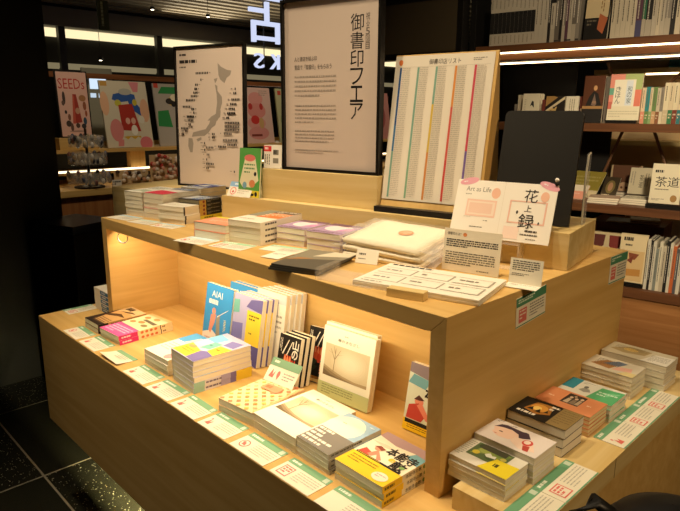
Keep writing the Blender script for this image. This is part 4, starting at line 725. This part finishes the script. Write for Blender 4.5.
vbook(1.185, 2.035, z2+.012, .128, .196, .018, 0xE4DCC0, 'pastel face-out book with white title panel on second shelf', [('r', 0, .35, .5, 1, 0xE0907E), ('r', .45, .6, 1, 1, 0xA8B878), ('r', .8, .3, 1, .66, 0xDC7A64), ('r', 0, .55, .14, .70, 0x6AA890), ('r', 0, .24, .12, .40, 0xC86A5A), ('r', .14, .30, .80, .88, 0xEAE4D0), ('r', .52, .32, .72, .86, 0xD4DCE4), ('t', 'きほん', .20, .36, .36, .74, 0x3A4A3A, 'v'), ('t', '和の家', .56, .36, .70, .74, 0x3A5A5A, 'v'), ('l', .05, .04, .95, .2, 3, 0xC8C0A4, .05, .4)], lean=8, rot=3)
m = MB(); m.box((-.06, -.012, 0), (.062, .012, .012), ink(0x15120F, .4)); tag(m.build('book_rest', None, PL(AB, 1.182, 2.0205, z2+.0003)), 'low black rest under the pastel face-out book', 'book stand')
u = 1.252
row = [(.016, 0xE0C8A8, .150, 0xD89078), (.016, 0x2E8A90, .153, 0x6A8A50), (.011, 0xD8C8A8, .150, 0x8AA870), (.016, 0x6A8A50, .152, 0xC8A078), (.014, 0xC8BCA4, .148, 0x8A5A3A), (.012, 0x8A8276, .15, 0xD8CCB0), (.020, 0xE0D4B4, .168, 0xC8B898), (.017, 0xD8C8A8, .168, 0x3A7A50), (.018, 0xE0D4B4, .168, 0x7A3A28), (.014, 0xD8C8A8, .168, 0x2E7A80), (.012, 0xC8BCA4, .165, 0x8A4A38), (.016, 0xE0D4B4, .166, 0xB8A888), (.015, 0xD8C8A8, .160, 0x6A7A60), (.018, 0x8A8276, .165, 0xB8A888)]
for i, (t, c, h, b) in enumerate(row):
    spine_book(u+t/2, 2.04, z2, t-.0006, h, .12, c, num(i)+' spine right of the pastel book on second shelf', [('r', 0, 0, 1, .34, b), ('vl', .3, .42, .7, .92, 1, 0x6A6254, .03), ('l', .2, .1, .8, .25, 2, 0xD8CCB0, .3, .5)]); u += t
tt = thing('shelved_book', 'teal book high on the far shelf behind the bookcase', 'book', PL(AB, 1.26, 2.80, 1.5003)); m = MB(); m.box((-.045, 0, 0), (.045, .02, .15), ink(0x4A8A98, .5)); m.build('cover', tt)
m = MB(); m.box((-.043, .002, .002), (.043, .018, .1505), ink(0xD8CCB0)); m.build('page_block', tt)
tt = thing('shelved_book', 'pale blue book beside the teal one on far shelf', 'book', PL(AB, 1.37, 2.80, 1.5003)); m = MB(); m.box((-.05, 0, 0), (.05, .02, .17), ink(0xA8B4C4, .5)); m.build('cover', tt)
m = MB(); m.box((-.048, .002, .002), (.048, .018, .1705), ink(0xD8CCB0)); m.build('page_block', tt)
# third shelf
z3 = .864
def flat(u, s, z, rot, w, h, t, col, label, front=(), group=None):
    key = ('f', len(KINDS)); kind(key, w, h, t, col, front, side='L', name='magazine'); return book(key, PL(AB, u, s, z+.0004) @ RZ(rot), label, group)
vbook(1.145, 2.43, z3, .142, .150, .016, 0x6A4630, 'brown square book with pale round face at the shelf back', [('r', 0, 0, .06, 1, 0xC8B088), ('r', .94, 0, 1, 1, 0xB89A74), ('e', .48, .20, .24, .24, 0xC8A482), ('e', .40, .26, .04, .04, 0x6A4630), ('e', .56, .26, .04, .04, 0x6A4630)], lean=4)
for i in range(4): spine_book(1.232+.026*i, 2.46, z3, .022, .12-.006*i, .10, [0xE4DCC8, 0xD8CCB0, 0xE8E0CC, 0x6A5A48][i], num(i)+' small book at the back of third shelf', [('vl', .3, .2, .7, .9, 1, 0x9A9080, .05)])
for i in range(2):
    flat(1.19, 2.40-.005*i, z3+.012*i, 3, .16, .09, .011, 0x9A8A7A, ['lower', 'upper'][i]+' grey magazine lying before the brown square book', [('l', .1, .2, .9, .8, 3, 0xC8BCA4, .1, .4)])
vbook(.985, 2.215, z3, .15, .17, .006, 0xB0A048, 'olive magazine leaning far back on third shelf', [('r', 0, .0, 1, .26, 0xD8C8A0), ('l', .1, .4, .9, .8, 3, 0xC8BC70, .1, .4)], lean=48, rot=-8)
vbook(.965, 2.115, z3, .13, .10, .006, 0xE8A088, 'pink magazine leaning far back on third shelf', [('r', 0, .55, 1, 1, 0xE4D8C0), ('l', .1, .1, .8, .4, 2, 0xF0C8B8, .1, .4)], lean=55, rot=-8)
vbook(1.115, 2.21, z3, .072, .12, .006, 0x4A4030, 'magazine with a face photo leaning on third shelf', [('e', .5, .55, .3, .3, 0x8A7A48), ('e', .5, .55, .16, .2, 0xC89A78), ('l', .1, .05, .9, .2, 1, 0xD8C8A8, .1, .7)], lean=35, rot=-6)
for i in range(3): flat(1.13, 2.10, z3+.009*i, 4+3*i, .13, .12, .0085, [0x8A8280, 0xB0A090, 0xC8A890][i], ['lowest', 'middle', 'topmost'][i]+' grey and pink magazine lying flat below the tilted ones', [('l', .1, .2, .9, .8, 4, 0xD8D0C4, .1, .3)])
for i in range(3): flat(1.265, 2.16, z3+.009*i, -6+4*i, .13, .14, .0085, [0xB8AE98, 0xA8A090, 0xE0D8C0][i], ['lowest', 'middle', 'topmost'][i]+' pale magazine lying flat left of the tea book', [('l', .1, .2, .9, .8, 4, 0x8A8478, .1, .3)])
CHA = [('r', 0, 0, 1, 1, 0xE8DEC0), ('t', '茶道', .14, .42, .92, .68, 0x1E1814), ('l', .10, .76, .95, .84, 1, 0x2A2420, .06, .8), ('l', .15, .32, .9, .37, 1, 0x6A6050, .04, .5), ('e', .80, .14, .11, .09, 0xA88048), ('l', .08, .06, .5, .12, 2, 0x8A8070, .05, .5)]
vbook(1.385, 2.05, z3+.021, .118, .170, .014, 0xE8DEC0, 'large cream face-out tea book with two bold characters', CHA, lean=7)
m = MB(); m.box((-.068, -.016, 0), (.075, .014, .018), ink(0x15120F, .4)); tag(m.build('book_rest', None, PL(AB, 1.385, 2.041, z3+.0003)), 'black rest under the large tea book on third shelf', 'book stand')
for i in range(2): vbook(1.243+.03*i, 2.262+.02*i, z3+.028, .10, .125, .012, 0xE4DABC, ['smaller cream tea book leaning left of the large one', 'smaller cream tea book leaning behind the other'][i], [('t', '茶道', .45, .25, .62, .75, 0x5A5444, 'v'), ('vl', .7, .2, .9, .8, 2, 0x9A907A, .05), ('vl', .08, .3, .3, .85, 2, 0xB8AE98, .05)], lean=14, rot=-4)
# fourth shelf
z4 = .498
vbook(1.155, 2.13, z4+.135, .135, .085, .010, 0xE6D4A8, 'cream book showing two dark red cups', [('p', [(.05,.85),(.42,.85),(.40,.25),(.3,.1),(.17,.1),(.08,.25)], 0x6A2E26), ('p', [(.55,.85),(.95,.85),(.93,.25),(.82,.1),(.68,.1),(.58,.25)], 0x8A3028), ('r', 0, 0, 1, .05, 0x2A2420)], lean=16)
m = MB(); m.prism([(2.09, 0), (2.25, 0), (2.25, .20), (2.17, .20)], 'x', 1.075, 1.235, bw()); o = tag(m.build('book_rest', None, PL(AB, 0, .03, z4+.0004)), 'sloping brown support behind the two-cup book', 'book stand')
vbook(1.285, 2.055, z4+.014, .112, .225, .012, 0xE4D2A8, 'tan cookbook face-out with black handwritten title on fourth shelf', [('p', [(.1,.30),(.9,.34),(.92,.14),(.12,.10)], 0xC89850), ('r', .06, .05, .94, .66, 0xD8B882), ('p', [(.35,.62),(.75,.60),(.6,.48),(.4,.5)], 0x8A4A30), ('p', [(.15,.28),(.85,.3),(.86,.16),(.16,.14)], 0xC08A44), ('p', [(.3,.46),(.5,.40),(.55,.56)], 0x7A3A28), ('l', .12, .84, .72, .93, 1, 0x2A2018, .07, .8), ('l', .2, .74, .55, .79, 1, 0x4A4034, .05, .7), ('r', 0, 0, 1, .02, 0x1A1614)], lean=5)
m = MB(); m.box((-.062, -.014, 0), (.058, .014, .012), ink(0x15120F, .4)); tag(m.build('book_rest', None, PL(AB, 1.282, 2.045, z4+.0003)), 'black rest under the tan cookbook on fourth shelf', 'book stand')
u = 1.346
row = [(.013, 0xD8D2C0, .225), (.010, 0x23201E, .225), (.013, 0xD8D2C0, .22), (.012, 0x8A9088, .19), (.014, 0xE0D8C0, .22), (.015, 0xC8BCA4, .2), (.013, 0x23201E, .23), (.012, 0xD8D2C0, .22), (.014, 0xC86A3A, .21), (.012, 0x5A5A60, .2), (.014, 0xD8D2C0, .22)]
for i, (t, c, h) in enumerate(row):
    spine_book(u+t/2, 2.035, z4, t-.0006, h, .16, c, num(i)+' spine right of the tan cookbook on fourth shelf', [('vl', .3, .15, .7, .9, 1, 0x5A5448 if c not in (0x23201E, 0x5A5A60) else 0xD8D0C0, .03)]); u += t
flat(1.15, 2.40, z4+.24, 5, .12, .13, .006, 0x8A98A0, 'blue-grey magazine high at the back of the fourth shelf'); 
m = MB(); m.box((1.02, 2.32, 0), (1.36, 2.56, .2395), bw()); tag(m.build('book_rest', None, PL(AB, 0, 0, z4+.0003)), 'brown raised step at the back of the fourth shelf', 'book stand')
for i in range(2): flat(1.26, 2.40, z4+.2402+.012*i, 12, .13, .10, .011, [0x3A3430, 0xB8B0A0][i], ['black magazine under the grey one on fourth shelf step', 'grey magazine on the black one on fourth shelf step'][i])

# ============================================================ LEFT GONDOLA WITH PICTURES
GX = -1.8
gd = thing('display_gondola', 'long wooden counter with raised shelf and picture boards at far left', 'display counter', T(0, 0, 0))
m = MB(); m.box((GX-.75, .3, 0), (GX-.02, 4.3, .757), wood(0x9A6238, 0xB47C4A, 'z', 'dark_brown_wood')); m.build('base_cabinet', gd)
m = MB(); m.box((GX-.82, .28, .757), (GX, 4.32, .795), ply('y')); m.build('counter_top', gd, bevel=.001)
SXf = -2.08
m = MB(); m.box((SXf-.42, .28, 1.000), (SXf, 4.32, 1.022), ply('y')); m.build('raised_shelf', gd, bevel=.001)
for y in (.75, 1.42, 2.3, 3.2):
    m = MB(); m.box((SXf-.16, y-.055, .795), (SXf-.10, y+.055, 1.0), ply('z')); m.build('shelf_post', gd)
m = MB(); m.box((SXf-.42, .28, .795), (SXf-.40, 4.32, 1.0), ink(0x2A2A20, .5)); m.build('back_panel', gd)
m = MB(); m.box((SXf-.30, .3, .855), (SXf-.06, 4.3, .872), ply('y')); m.build('middle_shelf', gd)
m = MB(); m.box((SXf-.075, .3, .872), (SXf-.06, 4.3, .884), emit(0xFFE6B8, 3.2)); m.build('light_strip', gd)
m = MB(); m.box((SXf-.44, .28, 1.022), (SXf-.43, 4.32, 1.052), ply('y')); m.box((SXf-.45, .28, 1.495), (SXf-.43, 4.32, 1.53), wood(0x7A4A28, 0x96603A, 'y', 'red_brown_rail')); struct(m.build('trim_7'))
def board(y, w, h, label, art, base=0xE4D8C4, frame=None, x=SXf-.06, lean=8, cat='picture', z=1.0248):
    t = thing('picture_board', label, cat, T(x, y, z) @ RZ(90) @ RX(-lean)); m = MB()
    m.box((-w/2, 0, 0), (w/2, .012, h), ink(frame or base, .5)); m.build('panel', t)
    m = MB(); b = .008 if frame else 0; m.box((-w/2+b, -.0012, b), (w/2-b, -.0002, h-b), ink(base, .45)); draw(m, (-w/2+b, -.0012, b), (1,0,0), (0,0,1), w-2*b, h-2*b, art, seed=3); m.build('print', t)
PS = 0x9A9088
board(.995, .205, .420, 'framed pink poster with red title and dark red triangle', [('r', 0, 0, 1, 1, 0xE4B8AC), ('t', 'SEEDs', .04, .74, .92, .90, 0xC23A34), ('p', [(.40,.20),(.72,.22),(.60,.66),(.48,.66)], 0xA83A30), ('p', [(.40,.20),(.50,.20),(.53,.62),(.48,.66)], 0xC85A48)] +
      [('e', u, v, a, b, c) for (u, v, a, b, c) in [(.18,.60,.05,.10,0x4A3A38),(.14,.52,.05,.04,0x6A5048),(.80,.60,.12,.05,0xB07A50),(.85,.48,.06,.07,0x9A5A40),(.2,.38,.04,.03,0x3A3030),(.26,.20,.09,.05,0x4A3A34),(.36,.14,.05,.07,0x6A4A40),(.56,.17,.07,.04,0x5A4038),(.82,.24,.06,.06,0x34506A),(.76,.16,.08,.04,0x3A3438),(.60,.40,.08,.05,0xC89A80),(.30,.30,.05,.05,0x8A5A48),(.88,.36,.04,.05,0xA8583A),(.55,.08,.3,.012,0xB08A80)]], base=0xE4B8AC, frame=0x1A1614, lean=4, z=1.0985)
m = MB(); m.box((SXf-.10, .86, 0), (SXf-.015, 1.11, .075), ply('y')); tag(m.build('wooden_block', None, T(0, 0, 1.0222), bevel=.001), 'pale wood block under the framed pink poster on raised shelf', 'block')
board(1.36, .335, .452, 'cream picture of blue and red rounded shapes among pink blobs', [('r', 0, 0, 1, 1, 0xD9D0BC), ('r', .02, .92, .16, .99, 0xC89A4A), ('p', [(.26,.80),(.5,.84),(.72,.80),(.74,.66),(.90,.52),(.84,.46),(.60,.58),(.56,.70),(.38,.68),(.22,.72)], 0x2E5AA8), ('e', .52, .84, .14, .05, 0xB8B8B0), ('e', .34, .67, .07, .05, 0xC8C048), ('e', .70, .68, .05, .05, 0xC8B840), ('p', [(.34,.64),(.64,.66),(.76,.24),(.36,.26)], 0xB03428), ('e', .50, .40, .05, .05, 0xE0B0A0), ('e', .62, .40, .05, .05, 0xE0B0A0), ('e', .62, .26, .07, .08, 0xF0ECE4), ('p', [(.36,.16),(.45,.12),(.52,.16),(.6,.12),(.68,.16),(.74,.13),(.74,.17),(.6,.17),(.45,.17)], 0xD0A838), ('e', .06, .66, .09, .18, 0xE8B896), ('e', .24, .26, .14, .17, 0xDC8A8A), ('p', [(.24,.12),(.36,.12),(.34,.02),(.22,.02)], 0xDC8A8A), ('p', [(.62,.99),(.84,.99),(.80,.84),(.70,.84)], 0xDC8A94), ('e', .90, .56, .10, .18, 0xE0B090), ('e', .80, .42, .07, .06, 0xE0DCD0), ('e', .84, .06, .14, .10, 0xD87880)], base=0xD9D0BC, frame=None, lean=10)
board(1.745, .335, .445, 'grey picture with green blocks and a tall yellow shape', [('r', 0, 0, 1, 1, 0xB0A8A0), ('r', .02, .93, .12, 1, 0xC84A3A), ('p', [(.1,.84),(.2,.95),(1,.95),(1,.84)], 0x2E8A4A), ('e', .55, .72, .26, .09, 0xE0B83C), ('e', .36, .72, .10, .05, 0x2A2420), ('e', .44, .68, .06, .05, 0x1A1614), ('e', .50, .78, .12, .06, 0xE8DCC0), ('p', [(.05,.56),(.3,.58),(.36,.30),(.02,.32)], 0x2E8A4A), ('p', [(.5,.62),(.66,.62),(.72,.14),(.58,.16)], 0xE0B83C), ('p', [(.5,.12),(.75,.16),(.72,.08)], 0x2A2420), ('e', .8, .35, .12, .1, 0x2E8A4A)], base=0xB0A8A0, lean=9)
board(2.47, .30, .445, 'pink picture of stacked rounded shapes behind the two posters', [('r', 0, 0, 1, 1, 0xE8C4BC), ('e', .5, .80, .24, .12, 0xE8A09C), ('e', .5, .58, .30, .14, 0xE49490), ('e', .46, .36, .30, .12, 0xEAA6A2), ('e', .5, .18, .34, .12, 0xE49A98), ('e', .30, .66, .07, .06, 0xC83A38), ('e', .66, .66, .06, .06, 0xC83A38), ('e', .42, .42, .14, .08, 0xD83A38), ('p', [(.25,.12),(.6,.12),(.6,.16),(.25,.16)], 0x8A3A30), ('e', .62, .36, .08, .10, 0xD8B078), ('l', .62, .84, .9, .95, 3, 0xB89A90, .05, .4)], base=0xE8C4BC, lean=9)
board(2.83, .30, .445, 'pale green picture half hidden by the tall framed poster', [('r', 0, 0, 1, 1, 0xC4C49C), ('e', .5, .4, .4, .25, 0x8AA06A), ('r', .08, .88, .2, .96, 0xC84A3A), ('e', .4, .72, .2, .06, 0x4A4038), ('e', .4, .12, .25, .12, 0x8A5038)], base=0xC4C49C, lean=9)
board(3.95, .30, .445, 'rosy picture glimpsed between the tall poster and list board', [('r', 0, 0, 1, 1, 0xC88A84), ('e', .5, .5, .3, .3, 0xA85A5A), ('e', .4, .8, .2, .1, 0xD8B0A8)], base=0xC88A84, lean=9)
# tiered clear rack of charms
rk = thing('charm_rack', 'three-tier clear rack of dark hanging charms on far counter', 'rack', T(-1.91, .955, .7953) @ Matrix.Scale(1.22, 4))
m = MB(); m.lathe((0,0,0), [(.001,0),(.075,0),(.075,.008),(.008,.012),(.006,.30),(.001,.30)], ink(0x2A241E, .4)); m.build('pole', rk)
rnd = random.Random(8)
for k, (z, r_) in enumerate(((.020, .105), (.118, .095), (.205, .085))):
    m = MB(); m.lathe((0,0,z), [(r_*.86,0),(r_,.004),(r_,.062),(r_-.003,.062),(r_-.004,.008)], clear(0xEEE4D4, .1, .22), 24); m.build('tray', rk)
    m = MB()
    for i in range(38):
        a = rnd.uniform(0, 6.28); q = r_*(.93 if i % 2 else .72); zz = z+rnd.uniform(.012, .055); c = rnd.choice([0x5A5A66, 0x8A8490, 0xA8A29C, 0xD0C8C0, 0x34343C, 0xA89070, 0x7A5048, 0x4A5068])
        m.ell((q*math.cos(a), q*math.sin(a), zz), .010, .010, .016, ink(c, .25), 8, 6)
    o = m.build('charms', rk); o['kind'] = 'stuff'
# two stands of small round charms
def charm_stand(y, n, cols, label, hgt, x=-1.93):
    t = thing('charm_stand', label, 'rack', T(x, y, .7953)); m = MB(); w = .12
    m.box((-.05, -w, 0), (.05, w, .006), ink(0xC8A878, .5)); m.box((-.006, -w, .006), (0, w, hgt), ink(0xD8BC90, .5)); m.build('backboard', t)
    rnd = random.Random(n); m = MB()
    for i in range(n):
        yy = -w+.012+(2*w-.024)*rnd.random(); zz = .018+(hgt-.02)*rnd.random(); c = rnd.choice(cols)
        m.ell((rnd.uniform(.006, .04), yy, zz if zz > .03 else .03), .010, .014, .014, ink(c, .4), 10, 6)
    o = m.build('charms', t); o['kind'] = 'stuff'
charm_stand(1.245, 26, [0xE8D8C8, 0x4A3A34, 0xC89878, 0xE8E0D8], 'low stand of white and dark round charms on far counter', .09)
charm_stand(1.50, 60, [0xE8A890, 0xE0C8B0, 0xC84A40, 0xF0E0D0], 'taller stand of pink and white charms beside map poster', .185)
m = MB(); m.box((-.0, -.03, 0), (.004, .03, .045), ink(0xE8E4DC)); draw(m, (.004, -.03, 0), (0,1,0), (0,0,1), .06, .045, [('l', .1, .2, .9, .8, 2, 0x2A2A2A, .2, .6)]); tag(m.build('price_card', None, T(-1.84, 1.10, .7953)), 'tiny white sign between the charm rack and low charm stand', 'sign')

# black bin between column and table
bn = thing('bin', 'black box-shaped bin standing left of the table in shadow', 'bin', T(-.88, .46, 0) @ RZ(20))
m = MB(); m.prism([(-.125, 0), (.125, 0), (.14, .74), (-.14, .74)], 'y', -.13, .13, ink(0x07080C, .4)); m.build('body', bn, bevel=.004)
m = MB(); m.box((-.145, -.135, .7405), (.145, .135, .775), ink(0x141C2C, .35)); draw(m, (-.11, -.1352, .742), (1,0,0), (0,0,1), .2, .03, [('l', .1, .2, .5, .8, 1, 0x3A4048, .08, .8)]); m.build('lid', bn, bevel=.003)

# dark rounded bag at the near right corner of the table
bg = thing('bag', 'black rounded bag below the right end of the table', 'bag', T(1.728, .275, 0) @ RZ(50))
m = MB(); m.lathe((0, 0, 0), [(.001, 0), (.095, 0), (.118, .03), (.125, .25), (.128, .46), (.122, .615), (.105, .672), (.075, .705), (.035, .722), (.001, .726)], ink(0x0A0A0C, .55), 32)
m.v = [(x*1.0, y*.80, z) for (x, y, z) in m.v]; m.build('body', bg, smooth=True)
m = MB(); m.tube([(-.115, -.01, .58), (-.150, -.02, .68), (-.152, -.025, .735), (-.125, -.02, .752), (-.095, -.01, .725), (-.085, .0, .66)], .010, ink(0x14120F, .45), 10); m.build('handle', bg, smooth=True)

# ============================================================ FAR BACKGROUND: ceiling, cove light, sign
FX = -6.0
m = MB(); m.box((FX-.3, -1, 2.185), (FX-.25, 9, 2.285), emit(0xFFEBB8, 1.15)); struct(m.build('trim_2'))
m = MB(); m.box((FX-.3, -1, 2.286), (FX+.0, 9, 2.50), ink(0x8A857A, .7)); struct(m.build('trim_3'))
m = MB(); m.box((FX-.3, -1, 1.80), (FX-.1, 9, 1.86), emit(0xB8A880, .42)); struct(m.build('trim_4'))
m = MB(); m.box((FX-.34, -1, 0), (FX-.3, 9, 2.6), ink(0x1E1C18, .6)); struct(m.build('trim_5'))
m = MB()
for i in range(24): m.box((FX+.02+i*.20, -1, 2.53), (FX+.10+i*.20, 9, 2.60), ink(0x9A8E78, .6))
struct(m.build('trim_6'))
for y in (2.42, 3.72, 5.05, 6.4):
    m = MB(); m.box((FX-.12, y-.04, 0), (FX-.04, y+.04, 2.286), ink(0x2E2C26, .5)); tag(m.build('mullion', None), {2.42: 'dark upright crossing the light band beside the black column', 3.72: 'dark upright crossing the light band left of the map poster', 5.05: 'dark upright crossing the light band behind the map poster', 6.4: 'dark upright crossing the light band behind the tall poster'}[y], 'post')
lw = thing('window_glow_panel', 'glow panel for bluish window light between the pink poster and cream picture', 'screen', T(-2.56, 1.335, 1.10))  # glowing panel added for bright window light on glass, no real screen
m = MB(); m.box((-.02, -.11, -.3045), (0, .11, .47), ink(0x9A9A8C, .4)); m.build('panel', lw)
m = MB(); m.box((.0004, -.06, .325), (.003, .06, .40), emit(0xD8ECFF, 1.0)); m.box((.0004, -.06, .265), (.003, -.02, .295), emit(0xD8ECFF, .8)); m.box((.0004, .0, .265), (.003, .05, .295), emit(0xD8ECFF, .8)); m.build('display', lw)
# hanging directory sign
hs = thing('hanging_sign', 'narrow green-grey vertical sign hanging near the ceiling at left', 'sign', T(-3.2, 1.695, 1.92))
m = MB(); m.box((-.01, -.045, 0), (.01, .045, .23), ink(0x5A6450, .5)); draw(m, (.0102, -.045, 0), (0,1,0), (0,0,1), .09, .23, [('vl', .3, .1, .75, .95, 1, 0xC8D0B8, .08)]); m.build('panel', hs)
m = MB(); m.tube([(0, 0, .23), (0, 0, .62)], .004, ink(0x2A2A26), 6); m.build('hanger', hs)
# shop sign seen from behind
sg = thing('shop_sign', 'glowing white shop sign seen reversed behind the two posters', 'sign', T(-3.2, 0, 0))
def sign_char(ch, y0, y1, z0, z1, name):
    vs, fs = glyph(ch); m = MB(); mat = emit(0xD8E0FF, 0.95)
    x0 = min(p[0] for p in vs); x1 = max(p[0] for p in vs); a0 = min(p[1] for p in vs); a1 = max(p[1] for p in vs)
    P = [(y1-(p[0]-x0)/(x1-x0)*(y1-y0), z0+(p[1]-a0)/(a1-a0)*(z1-z0)) for p in vs]
    n = len(P); m.add([(.0, p[0], p[1]) for p in P] + [(.03, p[0], p[1]) for p in P], [f for f in fs] + [tuple(i+n for i in f)[::-1] for f in fs], mat)
    cnt = {}
    for f in fs:
        for i in range(len(f)):
            e = (f[i], f[(i+1) % len(f)]); cnt[tuple(sorted(e))] = cnt.get(tuple(sorted(e)), 0)+1
    m.add([(.0, p[0], p[1]) for p in P] + [(.03, p[0], p[1]) for p in P], [(a, b, b+n, a+n) for (a, b), c in cnt.items() if c == 1], mat)
    m.build(name, sg)
sign_char('店', 3.13, 3.68, 1.945, 2.47, 'character'); sign_char('書', 3.85, 4.40, 1.945, 2.47, 'character')
for i, ch in enumerate('SKOOB'): sign_char(ch, 3.20+i*.20, 3.315+i*.20, 1.705, 1.850, 'letter')
m = MB(); m.tube([(-.02, 3.35, 1.72), (-.02, 3.35, 2.52)], .006, ink(0x3A3630), 6); m.tube([(-.02, 4.1, 1.72), (-.02, 4.1, 2.52)], .006, ink(0x3A3630), 6); m.tube([(-.012, 3.13, 2.49), (-.012, 4.4, 2.49)], .008, ink(0x3A3630), 6); m.build('mount', sg)
# small recessed lamps
for i, (x, y, z, lb_) in enumerate([(-3.6, 2.35, 2.2, 'small bright ceiling lamp near the top left edge'), (-3.9, 1.95, 1.74, 'small lamp glowing under the light band at left'), (-3.6, 2.95, 2.2, 'small bright ceiling lamp above the map poster')]):
    t = thing('ceiling_lamp', lb_, 'lamp', T(x, y, z) @ Matrix.Scale(.5, 4)); m = MB(); m.lathe((0,0,0), [(.001,.05),(.04,.05),(.045,0),(.035,-.002)], ink(0x2A2620, .4)); m.build('housing', t)
    m = MB(); m.ell((0, 0, 0), .03, .03, .012, emit(0xFFF0D0, 8)); m.build('bulb', t)
    m = MB(); m.tube([(0, 0, .05), (0, 0, .5)], .005, ink(0x2A2620), 6); m.build('stem', t)
# dark display panel left of the bookcase
tv = thing('display_screen', 'large dark glossy screen hanging behind the list board', 'screen', PL(AB, 0, 1.93, 0))
m = MB(); m.box((-.06, 0, 1.53), (.452, .07, 2.05), ink(0x171411, .35)); m.build('housing', tv, bevel=.003)
m = MB(); m.box((-.03, -.002, 1.56), (.42, -.0003, 1.80), ink(0x4A4030, .22, spec=.8)); m.build('glass', tv)  # brownish reflection is put into the glass colour
m = MB(); m.tube([(.0, .04, 2.05), (.0, .04, 3.05)], .012, ink(0x1A1816), 8); m.tube([(.4, .04, 2.05), (.4, .04, 3.05)], .012, ink(0x1A1816), 8); m.build('hanger', tv)
